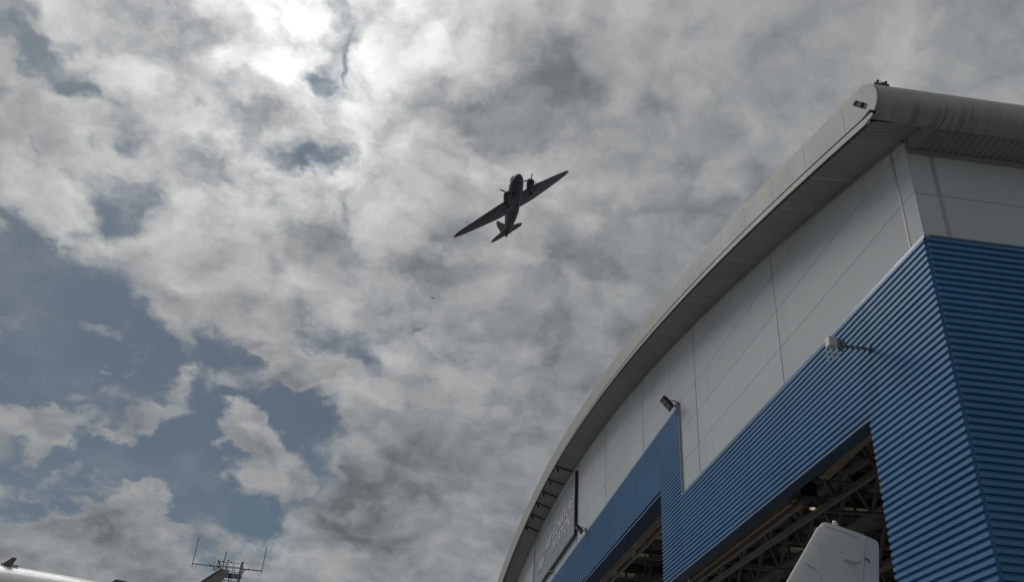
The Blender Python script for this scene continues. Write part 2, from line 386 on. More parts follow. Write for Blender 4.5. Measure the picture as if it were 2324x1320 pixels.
def prism(poly, f, t0, t1, holes=()):
    """extrude a 2D outline (with holes) between t0 and t1; f(u, v, t) -> point"""
    rings = [list(poly)] + [list(h) for h in holes]
    pts = [p for r_ in rings for p in r_]; n = len(pts)
    tri = tessellate_polygon([[Vector((p[0], p[1], 0)) for p in r_] for r_ in rings])
    V = [f(p[0], p[1], t0) for p in pts] + [f(p[0], p[1], t1) for p in pts]
    F = [tuple(t) for t in tri] + [tuple(i + n for i in reversed(t)) for t in tri]
    k = 0
    for r_ in rings:
        m = len(r_)
        for i in range(m): F.append((k + i, k + (i + 1) % m, n + k + (i + 1) % m, n + k + i))
        k += m
    return V, F
def fix(o):
    bm = bmesh.new(); bm.from_mesh(o.data); bmesh.ops.recalc_face_normals(bm, faces=bm.faces); bm.to_mesh(o.data); bm.free()
    return o

# ------------------------------------------------------------------ ground
def make_ground():
    V = []; F = []
    n = 24; ext = [-3000, -600, -150, -50, -20, 0, 20, 50, 100, 200, 600, 3000]
    for i, x in enumerate(ext):
        for j, y in enumerate(ext): V.append((x, y, 0))
    k = len(ext)
    for i in range(k - 1):
        for j in range(k - 1): F.append((i * k + j, (i + 1) * k + j, (i + 1) * k + j + 1, i * k + j + 1))
    obj('ground', (V, F), M['concrete'], kind='structure')
make_ground()
obj('floor', box(8.3, 47.9, 11.6, 86.4, .004, .03), material('pale_hangar_floor', (.38, .38, .37), .45), kind='structure')

# ------------------------------------------------------------------ the hangar
XF = 8.0                 # plane of the white door wall
YC, YE = 11.27, 86.7     # near and far corner of the door wall
XB = 48.0                # back of the hangar
OUT = 7.02               # plane of the roof fascia
PITCH, DEPTH = .1205, .052
def arc_wall(y): return EYE + (-.02911 / 8 * y * y + .35637 * y + .9352 * 8)
def arc_low(y): return EYE + (-.025386 / .8775 / 8 * y * y + .3625 * y + 1.0455 * .8775 * 8)
def arc_mid(y): return EYE + (-.026405 / .8775 / 8 * y * y + .36698 * y + 1.06155 * .8775 * 8)
def arc_top(y): return EYE + (-.02437 / .8775 / 8 * y * y + .35498 * y + 1.1769 * .8775 * 8)
BT1, BT2 = 8.85 + EYE, 11.745 + EYE          # tops of the blue cladding
DH1, DH2 = 6.68 + EYE, 9.64 + EYE            # door heads
D1, D2, ST = 13.85, 27.22, 25.05             # jamb of the low opening, jamb of the high one, step of the blue band
MID = (YC + YE) / 2
mir = lambda y: 2 * MID - y

hangar = thing('hangar', 'large arched hangar with blue ribbed cladding, white panels and a wide open doorway', 'hangar', (XF, YC, 0))

def rib_profile(n):
    """heights and depths of n ribs of cladding going down from 0"""
    P = []
    for i in range(n):
        z = -i * PITCH
        P += [(z, DEPTH), (z - .063, DEPTH), (z - .073, 0), (z - PITCH + .012, 0)]
    P.append((-n * PITCH, DEPTH))
    return P
SHEETS = {}
def cladding(axis, a0, a1, ztop, nribs, plane):
    """a sheet of cladding; axis 'y' lies on the door wall, axis 'x' on the side wall"""
    key = (axis, round(a1 - a0, 3), nribs)
    if key not in SHEETS:
        L = a1 - a0 - .004
        V, F = [], []
        for z, d in rib_profile(nribs):
            for t in (0, L): V.append((-d, t, z) if axis == 'y' else (t, -d, z))
        m = len(V) // 2
        for i in range(m - 1): F.append((2 * i, 2 * i + 2, 2 * i + 3, 2 * i + 1))
        # folded return edges give the sheet its thickness
        k = len(V)
        for z, d in rib_profile(nribs):
            V.append((.02, L, z) if axis == 'y' else (L, .02, z)); V.append((.02, 0, z) if axis == 'y' else (0, .02, z))
        for i in range(m - 1):
            F.append((2 * i + 1, 2 * i + 3, k + 2 * i + 2, k + 2 * i)); F.append((2 * i + 2, 2 * i, k + 2 * i + 1, k + 2 * i + 3))
        me = bpy.data.meshes.new('cladding_sheet'); me.from_pydata(V, [], F); me.materials.append(M['blue']); me.update()
        SHEETS[key] = me
    o = bpy.data.objects.new('cladding_sheet', SHEETS[key]); COL.objects.link(o)
    o.parent = hangar
    p = Vector((plane, a0, ztop)) if axis == 'y' else Vector((a0, plane, ztop))
    off = Vector((random.uniform(-.004, .002), 0, 0)) if axis == 'y' else Vector((0, random.uniform(-.004, .002), 0))
    o.location = p - ORIGIN[hangar.name] + off
    return o
def clad_area(axis, cuts, ztop, ribs, plane, step=8):
    k = 0
    while k < ribs:
        n = min(step, ribs - k)
        for a, b in zip(cuts, cuts[1:]): cladding(axis, a, b, ztop - k * PITCH, n, plane)
        k += n
PF = XF - .03            # the cladding stands proud of the white wall
full = int((BT1) / PITCH)
for s in (0, 1):
    f = (lambda ys: ys) if s == 0 else (lambda ys: sorted(mir(y) for y in ys))
    clad_area('y', f([YC - .03, 13.42, D1]), BT1, full, PF)
    clad_area('y', f([D1, 19.6, ST]), BT1, 18, PF)
    clad_area('y', f([ST, D2]), BT2, 42, PF)
clad_area('y', [D2, 33.4, 39.5, 45.6, 51.7, 57.8, 63.9, mir(D2)], BT2, 17, PF)
clad_area('x', [XF - .03, 14.0, 20.0, 26.0, 32.0, 40.0, XB], BT1, full, YC - .03)

# flashings of the blue cladding: lip on top, deep head trim, jamb edges
def trim(name, g, m, label=None): return obj(name, g, M[m], hangar, label=label)
for s in (0, 1):
    Y = (lambda a, b: (a, b)) if s == 0 else (lambda a, b: (mir(b), mir(a)))
    a, b = Y(YC - .075, ST - .003); trim('top_flashing', box(7.915, 8.02, a, b, BT1 - .012, BT1 + .045), 'bluelip')
    a, b = Y(ST + .003, MID - .003)
    trim('top_flashing', box(7.915, 8.02, a, b, BT2 - .012, BT2 + .045), 'bluelip')
    a, b = Y(ST - .045, ST); trim('step_flashing', box(7.925, 8.02, a, b, BT1 + .05, BT2 + .045), 'joint')
    # door head returns (the dark undersides seen from below)
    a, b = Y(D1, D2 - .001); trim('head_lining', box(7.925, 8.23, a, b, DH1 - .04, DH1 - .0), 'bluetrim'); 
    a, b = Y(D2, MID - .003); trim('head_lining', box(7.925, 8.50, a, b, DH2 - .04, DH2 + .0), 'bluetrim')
    a, b = Y(D1, D2 - .001); trim('head_lip', box(7.912, 7.924, a, b, DH1 - .045, DH1 - .005), 'bluelip')
    a, b = Y(D2, MID - .003); trim('head_lip', box(7.912, 7.924, a, b, DH2 - .045, DH2 - .005), 'bluelip')
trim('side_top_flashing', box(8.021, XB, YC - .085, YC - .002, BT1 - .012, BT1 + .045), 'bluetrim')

# white composite panels on the door wall
ROW = .988
def curve_panel(y0, y1, z0, z1, x0=None, x1=None):
    """panel of the door wall cut off by the arch of the roof"""
    n = 6; top = []
    ys = [y0 + (y1 - y0) * i / n for i in range(n + 1)]
    prof = [(y, min(z1, arc_wall(y) - .01)) for y in ys]
    prof = [(y, max(z, z0)) for y, z in prof]
    if max(z for y, z in prof) < z0 + .05: return None
    poly = [(y0, z0), (y1, z0)] + [p for p in reversed(prof)]
    f = lambda u, v, t: (t, u, v)
    return prism(poly, f, x0 if x0 else XF - .012, x1 if x1 else XF + .05)
joints = [YC, 11.72, 17.3, 23.4, 29.5, 35.68, 42.06, 48.2, 54.35, 60.5, 66.65, 72.8, 78.95, 85.1, YE]
def white_rows(y0, y1, base, count=99):
    z = base; k = 0
    while z < 20 and k < count:
        zlow = BT2 + .046 if (count == 98 and k == 0) else z + .006
        k += 1
        g = curve_panel(y0 + .012, y1 - .012, zlow, z + ROW - .006)
        if g is None: break
        obj('wall_panel', g, M['white_panel'], hangar)
        z += ROW
for a, b in zip(joints, joints[1:]):
    if b <= ST: white_rows(a, b, BT1 + .046)
    elif a < ST:
        white_rows(a, ST - .035, BT1 + .046, 3)
        white_rows(a, b, BT1 + .046 + 3 * ROW)
        obj('closing_strip', box(XF - .010, XF + .05, ST + .01, b - .012, BT2 + .046, BT1 + .046 + 3 * ROW), M['white_panel'], hangar)
    elif a < mir(ST): 
        white_rows(a, min(b, mir(ST)), BT1 + .046 + 3 * ROW, 98)
        if b > mir(ST): white_rows(mir(ST) + .05, b, BT1 + .046)
    else: white_rows(a, b, BT1 + .046)
for y in joints[1:-1]:
    w = .026 if y in (11.72,) else .013
    zb = BT1 if (y < ST or y > mir(ST)) else BT2
    obj('joint_strip', box(XF - .022, XF - .002, y - w, y + w, zb + .046, arc_wall(y) - .03), M['joint'], hangar)
    for sgn in (-1, 1):
        if w > .03: obj('joint_shadow_gap', box(XF - .004, XF + .03, y + sgn * (w + .008) - .006, y + sgn * (w + .008) + .006, zb + .046, arc_wall(y) - .03), M['gap'], hangar)
# dark backing that closes the joints
def core():
    ys = [YC + .06 + (YE - YC - .12) * i / 60 for i in range(61)]
    poly = [(YC + .06, 0), (D1 + .05, 0), (D1 + .05, DH1 + .01), (D2 + .05, DH1 + .01), (D2 + .05, DH2 + .01), (mir(D2) - .05, DH2 + .01),
            (mir(D2) - .05, DH1 + .01), (mir(D1) - .05, DH1 + .01), (mir(D1) - .05, 0), (YE - .06, 0)] + [(y, arc_wall(y) + .2) for y in reversed(ys)]
    fix(obj('wall_core', prism(poly, lambda u, v, t: (t, u, v), XF + .052, XF + .26), M['gap'], hangar))
core()
# side wall: white panels above the blue, joint strips, core
EAVE = 10.80 + EYE
xs = [XF, 8.43, 14.5, 20.6, 26.7, 32.8, 38.9, XB]
for a, b in zip(xs, xs[1:]):
    z = BT1 + .046
    for h in (.93, .99):
        zt = min(z + h, EAVE - .04)
        obj('wall_panel', box(a + .008, b - .008, YC - .012, YC + .05, z + .006, zt - .006), M['white_panel'], hangar)
        z = zt
for x in xs[1:-1]:
    w = .034 if x == 8.43 else .024
    obj('joint_strip', box(x - w, x + w, YC - .026, YC - .013, BT1 + .046, EAVE - .04), M['joint'], hangar)
obj('side_wall_core', box(XF + .262, XB, YC + .052, YC + .25, 0, EAVE + .3), M['gap'], hangar)
obj('far_side_wall', box(XF + .262, XB, YE - .25, YE, 0, EAVE + .3), M['liner'], hangar)
def back_wall():
    ys = [YC + (YE - YC) * i / 40 for i in range(41)]
    poly = [(YC, 0), (YE, 0)] + [(y, arc_wall(y) + .2) for y in reversed(ys)]
    fix(obj('back_wall', prism(poly, lambda u, v, t: (t, u, v), XB + .002, XB + .2), M['liner'], hangar))
back_wall()

# soffits: ribbed sheets with battens between them
MOD = 1.62
fj = [11.46 + MOD * i for i in range(47)]
def soffit_front(y0, y1):
    n = max(1, round((y1 - y0) / PITCH)); V = []; F = []
    p = (y1 - y0) / n
    for i in range(n):
        for dy, d in ((0, 0), (.068, 0), (.084, .012), (p - .014, .012)):
            y = y0 + i * p + dy
            V += [(OUT + .06, y, arc_low(y) + d), (XF, y, arc_wall(y) + d - .012)]
    y = y1; V += [(OUT + .06, y, arc_low(y)), (XF, y, arc_wall(y) - .012)]
    for i in range(len(V) // 2 - 1): F.append((2 * i, 2 * i + 1, 2 * i + 3, 2 * i + 2))
    obj('soffit_sheet', (V, F), M['soffit'], hangar)
ends = [10.66] + fj + [YE + .6]
ends = [e for e in ends if e < YE] + [YE + .6]
for a, b in zip(ends, ends[1:]):
    if b - a < .05: continue
    soffit_front(a + .02, b - .02)
    y = b
    obj('soffit_batten', join(bar((OUT + .06, y, arc_low(y) + .004), (XF - .002, y, arc_wall(y) - .008), .045, .016)), M['batten'], hangar)
# dark edge angles along both sides of the soffit
def arc_strip(name, x0, x1, f, dz0, dz1, m, ya, yb, step=1.62, parent=None):
    n = max(1, int((yb - ya) / step))
    ys = [ya + (yb - ya) * i / n for i in range(n + 1)]
    rings = [[(x0, y, f(y) + dz0), (x1, y, f(y) + dz0), (x1, y, f(y) + dz1), (x0, y, f(y) + dz1)] for y in ys]
    return obj(name, loft(rings), M[m], parent or hangar)
arc_strip('soffit_edge_angle', OUT + .012, OUT + .058, arc_low, -.012, .03, 'dark', 10.7, YE)
arc_strip('wall_head_angle', XF - .05, XF - .013, arc_wall, -.07, -.02, 'soffit', YC, YE)

SOFZ = 10.80 + EYE
def soffit_side(x0, x1):
    n = max(1, round((x1 - x0) / .13)); p = (x1 - x0) / n; V = []; F = []
    for i in range(n):
        for dx, d in ((0, 0), (.040, 0), (.052, .03), (p - .012, .03)):
            x = x0 + i * p + dx
            V += [(x, 10.66, SOFZ + .05 + d), (x, YC - .06, SOFZ - .0 + d)]
    V += [(x1, 10.66, SOFZ + .05), (x1, YC - .06, SOFZ)]
    for i in range(len(V) // 2 - 1): F.append((2 * i, 2 * i + 2, 2 * i + 3, 2 * i + 1))
    obj('soffit_sheet', (V, F), M['soffit'], hangar)
sx = [XF + .16 + 1.56 * i for i in range(26)]
for a, b in zip(sx, sx[1:]): soffit_side(a, b - .004)
fix(obj('soffit_edge_plate', prism([(10.66, SOFZ - .002), (YC - .06, SOFZ - .002), (YC - .06, arc_wall(YC - .06) + .1), (10.66, arc_wall(10.66) + .1)], lambda u, v, t: (t, u, v), XF + .004, XF + .155), M['soffit'], hangar))
obj('corner_closer', box(XF - .012, XF + .2, YC - .0595, YC - .0005, EAVE - .0405, arc_wall(YC) + .1), M['soffit'], hangar)
obj('eaves_flashing', box(XF + .01, XB, YC - .058, YC - .014, SOFZ - .085, SOFZ + .02), M['soffit'], hangar)

# fascia of the arched roof: panels, a shadow gap and a pale strip beneath
NOSE = [(10.957, 11.690), (10.78, 11.650), (10.60, 11.575), (10.47, 11.475), (10.37, 11.350), (10.315, 11.215), (10.312, 11.076), (10.345, 10.99), (10.395, 10.925), (10.489, 10.863)]
NOSE = [(y, z + EYE) for y, z in NOSE]
def fascia_piece(y0, y1, first=False):
    f = lambda u, v, t: (t, u, v)
    n = 4; ys = [y0 + (y1 - y0) * i / n for i in range(n + 1)]
    if first:
        ys = [10.6, 10.9, 11.2, y1]
        poly = [(y, arc_mid(y) + .012 + (.055 if y < 10.7 else 0)) for y in ys] + [(y1, arc_top(y1))] + NOSE
        cy, cz = 10.80, 11.305 + EYE
        slot = []
        for u, v in ((-.215, -.235), (-.03, .0)): pass
        quad = [Vector((11.091, 11.532)), Vector((10.957, 11.538)), Vector((10.589, 11.099)), Vector((10.699, 11.068))]
        for i in range(4):
            q = quad[i]; a_ = (quad[i - 1] - q).normalized(); b_ = (quad[(i + 1) % 4] - q).normalized()
            for w in (a_ * .035, (a_ + b_) * .010, b_ * .035): slot.append((q.x + w.x, q.y + w.y + EYE))
        g = prism(poly, f, OUT - .012, OUT + .03, holes=[slot])
        o = fix(obj('end_fascia_panel', g, M['fascia'], hangar))
        tray = [(OUT + .031 if k else OUT + .075, y, z) for k in (1, 0) for y, z in slot]
        m_ = len(slot); F = [(i, (i + 1) % m_, m_ + (i + 1) % m_, m_ + i) for i in range(m_)] + [tuple(range(m_, 2 * m_))]
        obj('overflow_slot', (tray, F), M['fascia'], hangar)
        # dark spout inside the slot
        q0, q1, q2, q3 = quad; sp = [q0.lerp(q3, .05), q1.lerp(q2, .05), q1.lerp(q2, .42), q0.lerp(q3, .42)]
        sp = [p.lerp(sum(sp, Vector((0, 0))) / 4, .12) for p in sp]
        fix(obj('spout', prism([(p.x, p.y + EYE) for p in sp], f, OUT + .02, OUT + .074), M['gap'], hangar))
        return
    # slightly rounded towards the roof
    rings = []
    for y in ys:
        zt, zb = arc_top(y), arc_mid(y) + .012
        rings.append([(OUT - .012, y, zb), (OUT + .03, y, zb), (OUT + .10, y, zt), (OUT + .03, y, zt), (OUT + .004, y, zt - .012), (OUT - .012, y, zt - .04)])
    obj('fascia_panel', loft(rings), M['fascia'], hangar)
fascia_piece(10.3, fj[0] - .005, True)
fjv = [y for y in fj if y < YE] + [YE + .6]
for a, b in zip(fjv, fjv[1:]):
    fascia_piece(a + .005, b - .005)
    pass
arc_strip('fascia_shadow_gap', OUT + .004, OUT + .03, arc_mid, -.02, .02, 'gap', 10.62, YE)
# joint gaps of the fascia
for y in fjv[:-1]:
    obj('fascia_joint', box(OUT + .002, OUT + .02, y - .006, y + .006, arc_mid(y) + .0, arc_top(y) - .12), M['gap'], hangar)
ys_ = [10.56] + fjv
for a, b in zip(ys_, ys_[1:]):
    n = 3; yy = [a + .003 + (b - a - .006) * i / n for i in range(n + 1)]
    rings = []
    for y in yy:
        zb = arc_low(y) if y > 10.9 else max(arc_low(y), SOFZ + .03)
        zt = arc_mid(y) - .018
        zt = max(zt, zb + .012)
        rings.append([(OUT - .004, y, zb), (OUT + .03, y, zb), (OUT + .03, y, zt), (OUT - .004, y, zt)])
    obj('fascia_strip', loft(rings), M['fascia'], hangar)

# rounded eaves roll along the side
BULL = NOSE + [(10.56, 10.835 + EYE), (10.66, SOFZ + .045)]
segs = [OUT + .032, 8.276, 11.3, 14.3, 17.3, 20.3, 23.3, 26.3, 29.3, 32.3, 35.3, 38.3, 41.3, 44.3, XB + .1]
def smooth_profile(P, k=3):
    out = []
    for i in range(len(P) - 1):
        p0 = Vector(P[max(i - 1, 0)]); p1 = Vector(P[i]); p2 = Vector(P[i + 1]); p3 = Vector(P[min(i + 2, len(P) - 1)])
        for j in range(k):
            t = j / k
            q = .5 * ((2 * p1) + (p2 - p0) * t + (2 * p0 - 5 * p1 + 4 * p2 - p3) * t * t + (3 * p1 - p0 - 3 * p2 + p3) * t ** 3)
            out.append((q.x, q.y))
    out.append(tuple(P[-1])); return out
BP = smooth_profile(BULL)
for a, b in zip(segs, segs[1:]):
    V = [(x, y, z) for x in (a + .004, b - .004) for y, z in BP]; m_ = len(BP)
    F = [(i, i + 1, m_ + i + 1, m_ + i) for i in range(m_ - 1)]
    inner = [(x, y + (.02), z - .012) for x in (a + .004, b - .004) for y, z in BP]
    k = len(V); V += inner
    F += [(k + i + 1, k + i, k + m_ + i, k + m_ + i + 1) for i in range(m_ - 1)]
    F += [(i, k + i, k + i + 1, i + 1) for i in range(m_ - 1)] + [(m_ + i + 1, k + m_ + i + 1, k + m_ + i, m_ + i) for i in range(m_ - 1)]
    obj('eaves_roll', (V, F), M['bull'], hangar, smooth=40)
    if b < XB:
        ring = [[(x, y + .010, z - .006) for x in (b - .005, b + .005)] for y, z in BP]
        V = [p for r_ in ring for p in r_]; F = [(2 * i, 2 * i + 1, 2 * i + 3, 2 * i + 2) for i in range(len(BP) - 1)]
        obj('roll_joint', (V, F), M['gap'], hangar)

# roof covering with openings for the rooflights
CX = [8.3 + (XB - 8.3) * i / 8 for i in range(9)]
CY = [YC + (YE - YC) * i / 37 for i in range(38)]
def is_light(i, j): return i in (1, 3, 5) and j % 2 == 0 and 3 < j < 33
def roof_cover():
    V, F = [], []
    xs_ = [OUT + .1] + CX + [XB + .2]; ys_ = [10.957] + CY[1:] 
    k = len(ys_)
    for x in xs_:
        for y in ys_: V.append((x, y, arc_top(y) - .004))
    for i in range(len(xs_) - 1):
        for j in range(k - 1):
            if is_light(i - 1, j): continue
            F.append((i * k + j, (i + 1) * k + j, (i + 1) * k + j + 1, i * k + j + 1))
    obj('roof_covering', (V, F), M['white_panel'], hangar)
roof_cover()
# inner lining: one panel per bay, dark ones alternate, rooflights let daylight in
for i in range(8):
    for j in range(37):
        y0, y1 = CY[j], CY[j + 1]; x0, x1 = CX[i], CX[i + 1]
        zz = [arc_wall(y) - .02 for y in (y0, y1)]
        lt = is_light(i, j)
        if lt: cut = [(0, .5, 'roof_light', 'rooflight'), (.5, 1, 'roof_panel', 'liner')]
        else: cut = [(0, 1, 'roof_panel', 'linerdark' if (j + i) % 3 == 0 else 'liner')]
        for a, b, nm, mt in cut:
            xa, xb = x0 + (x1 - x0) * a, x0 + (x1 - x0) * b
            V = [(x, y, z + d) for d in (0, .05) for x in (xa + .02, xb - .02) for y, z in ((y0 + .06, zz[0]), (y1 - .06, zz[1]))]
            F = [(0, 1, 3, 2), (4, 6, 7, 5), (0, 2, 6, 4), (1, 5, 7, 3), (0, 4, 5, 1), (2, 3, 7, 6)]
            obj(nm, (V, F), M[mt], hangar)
for j in range(1, 37):
    y = CY[j]
    obj('purlin', box(8.3, XB, y - .07, y + .07, arc_wall(y) - .30, arc_wall(y) + .06), M['steel2' if j % 2 else 'steel'], hangar)

# roof trusses: parts chord > webs
def truss(x, zb0, npan=28):
    ya, yb = YC + .4, YE - .4
    bot = lambda y: EYE + zb0 + .35 * (1 - ((y - MID) / (MID - ya)) ** 2)
    top = lambda y: min(bot(y) + 1.9, arc_wall(y) - .35)
    ys = [ya + (yb - ya) * i / (2 * npan) for i in range(2 * npan + 1)]
    far = []
    rings = [[(x - .08, y, bot(y) - .08), (x + .08, y, bot(y) - .08), (x + .08, y, bot(y) + .08), (x - .08, y, bot(y) + .08)] for y in ys]
    root = obj('truss', loft(rings), M['steel2'], hangar)
    rings = [[(x - .1, y, top(y) - .1), (x + .1, y, top(y) - .1), (x + .1, y, top(y) + .1), (x - .1, y, top(y) + .1)] for y in ys]
    obj('top_chord', loft(rings), M['steel2'], root)
    for i in range(2 * npan):
        a, b = ys[i], ys[i + 1]
        p, q = ((x, a, bot(a)), (x, b, top(b))) if i % 2 == 0 else ((x, a, top(a)), (x, b, bot(b)))
        if abs(p[2] - q[2]) > .3:
            if x < 22 and b < 72: obj('web_member', bar(p, q, .11, .11, (1, 0, 0)), M['steel2'], root)
            else: far.append(bar(p, q, .11, .11, (1, 0, 0)))
        if i % 4 == 2 and arc_wall(a) - .4 - top(a) > .5: obj('post', bar((x, a, top(a)), (x, a, arc_wall(a) - .1), .12, .12, (1, 0, 0)), M['steel2'], root)
    if far: obj('web_members', join(*far), M['steel2'], root, kind='stuff')
for x, z in ((12.8, 9.02), (15.4, 9.55), (18.2, 9.1), (21.9, 9.3), (26.8, 9.5), (32.0, 9.7)): truss(x, z)
# ties between the trusses, seen as thin lines running inwards
for i in range(19):
    y = 15 + 3.8 * i
    obj('tie_bar', bar((12.8, y, EYE + 9.15 + .006 * y), (32.0, y, EYE + 9.95 + .006 * y), .08, .10), M['steel2'], hangar)
    obj('tie_bar', bar((8.9, y + 1.6, EYE + max(9.75, 0) + 1.0), (32.0, y + 1.6, EYE + 11.6), .07, .07), M['steel2'], hangar)
# heavy girders and the door header beams
obj('box_girder', bar((20, 14, 11.7 + EYE), (20, 58, 13.15 + EYE), .55, .55), M['steel'], hangar)
for s in (0, 1):
    Y = (lambda y: y) if s == 0 else mir
    a, b = sorted((Y(18.75), Y(D2 - .06)))
    obj('header_beam', box(8.36, 8.66, a, b, DH1 + .12, DH1 + .50), M['steel'], hangar)
    obj('track_rail', box(8.74, 8.82, a, b, DH1 + .02, DH1 + .14), M['steel2'], hangar)
    obj('track_rail', box(8.46, 8.54, a, b, DH1 + .0, DH1 + .115), M['steel'], hangar)
    obj('haunch_beam', bar((8.75, Y(17.55), DH1 + .36), (9.0, Y(14.2), DH1 + .85), .24, .30), M['steel'], hangar)
    obj('gusset_plate', bar((8.5, Y(15.9), DH1 + .30), (8.5, Y(13.9), DH1 + .36), .22, .36), M['steel'], hangar)
obj('header_beam', box(8.60, 8.95, D2 + .02, mir(D2) - .02, DH2 + .10, DH2 + .5), M['steel'], hangar)
obj('track_rail', box(9.04, 9.14, D2 + .02, mir(D2) - .02, DH2 + .0, DH2 + .12), M['steel2'], hangar)
# near portal column and tie behind the jamb
obj('column', box(8.7, 9.0, 12.4, 12.7, 0, 12.0), M['steel'], hangar)
for y in (15.4, 19.5, 23.6):
    obj('tie_bar', bar((9.0, y, DH1 + .9), (12.8, y + .5, 10.8), .07, .07), M['steel2'], hangar)
obj('cross_beam', bar((9.0, 14.6, DH1 + .75), (12.8, 14.9, DH1 + 1.6), .12, .2), M['steel'], hangar)

# ------------------------------------------------------------------ things fixed to the hangar
def floodlight(loc, yaw, tilt, label, lens_rows=2):
    t = thing('floodlight', label, 'floodlight', loc, (0, 0, yaw), 'floodlights on the door wall', local=True)
    # local axes: x away from the wall, y along the wall; the lamp looks outwards and down
    Mx = Matrix.Translation((.36, 0, .0)) @ Matrix.Rotation(-tilt, 4, 'Y')
    h = obj('housing', xform(box(-.23, .23, -.19, .19, -.01, .07), Mx), M['dark'], t, bevel=.01)
    fins = [xform(box(-.17, .17, y - .006, y + .006, .071, .115), Mx) for y in [-.14 + .035 * i for i in range(9)]]
    obj('cooling_fins', join(*fins), M['dark'], t)
    for ix in (-1, 1):
        for iy in (-1, 1):
            obj('lens', xform(box(ix * .10 - .080, ix * .10 + .080, iy * .085 - .070, iy * .085 + .070, -.018, -.011), Mx), M['lens'], t)
    for sy in (-1, 1):
        obj('bracket_arm', join(bar((.0, sy * .12, .02), (.20, sy * .19, .06), .035, .02), bar((.18, sy * .19, .06), (.36, sy * .19, .03), .03, .02)), M['dark'], t)
    obj('wall_plate', box(-.0, .03, -.16, .16, -.05, .06), M['dark'], t)
    obj('cable_gland', tube([(.06, 0, .03), (.16, .02, -.05), (.26, 0, .05)], .018), M['plastic'], t)
    return t
floodlight((7.96, 25.20, 11.88 + EYE), math.pi, R(48), 'black floodlight above the step where the blue cladding drops down')
floodlight((7.90, 39.36, 11.84 + EYE), math.pi, R(44), 'black floodlight on the blue cladding edge beside the banner frame')

def wifi_box():
    t = thing('antenna_box', 'pale weatherproof antenna box on an arm sticking out of the blue cladding', 'antenna', (7.92, 13.41, 7.86 + EYE))
    x, y, z = 7.92, 13.41, 7.86 + EYE
    obj('arm', bar((x, y, z), (7.32, y, z - .0), .045, .04), M['galv'], t)
    obj('wall_plate', box(7.88, 7.93, y - .04, y + .04, z - .04, z + .04), M['galv'], t)
    b = obj('case', box(7.10, 7.26, y - .09, y + .09, z - .05, z + .13), M['plastic'], t, bevel=.012)
    obj('mount_bracket', join(box(7.275, 7.42, y - .05, y + .05, z - .05, z + .10), tube([(7.36, y - .08, z - .06), (7.36, y - .08, z + .11)], .022), tube([(7.40, y + .06, z - .06), (7.40, y + .06, z + .09)], .018)), M['galv'], t)
    for i, (dx, dy) in enumerate(((7.115, .075), (7.165, -.01), (7.235, -.075))):
        obj('rod_antenna', tube([(dx, y + dy, z - .061), (dx, y + dy, z - .13), (dx, y + dy, z - .34)], [.016, .013, .011]), M['plastic'], t, smooth=40)
    obj('cable', tube([(7.3, y, z - .05), (7.33, y - .03, z - .13), (7.42, y, z - .10), (7.5, y, z - .02)], .008), M['dark'], t)
wifi_box()

def weather_station():
    c = (7.22, 10.68); z = 11.60 + EYE
    t = thing('weather_station', 'small dark weather sensor with spinning cups on the roof corner', 'weather station', (c[0], c[1], z))
    obj('base_box', box(c[0] - .02, c[0] + .26, c[1] - .09, c[1] + .09, z - .04, z + .075), M['dark'], t, bevel=.015)
    obj('dome', ball((c[0] + .06, c[1], z + .078), .06, 1.2, 1, .75), M['plastic'], t, smooth=True)
    obj('mast', tube([(c[0] + .20, c[1], z + .07), (c[0] + .19, c[1], z + .18)], .010), M['galv'], t)
    h = Vector((c[0] + .19, c[1], z + .18))
    for a in (20, 140, 260):
        d = Vector((math.cos(R(a)), .45 * math.sin(R(a)), .9 * math.sin(R(a)))).normalized() * .085
        o = obj('cup_arm', tube([h, h + d], .006, 6), M['dark'], t)
        obj('cup', ball(tuple(h + d), .026, nu=10, nv=6), M['dark'], o, smooth=True)
weather_station()

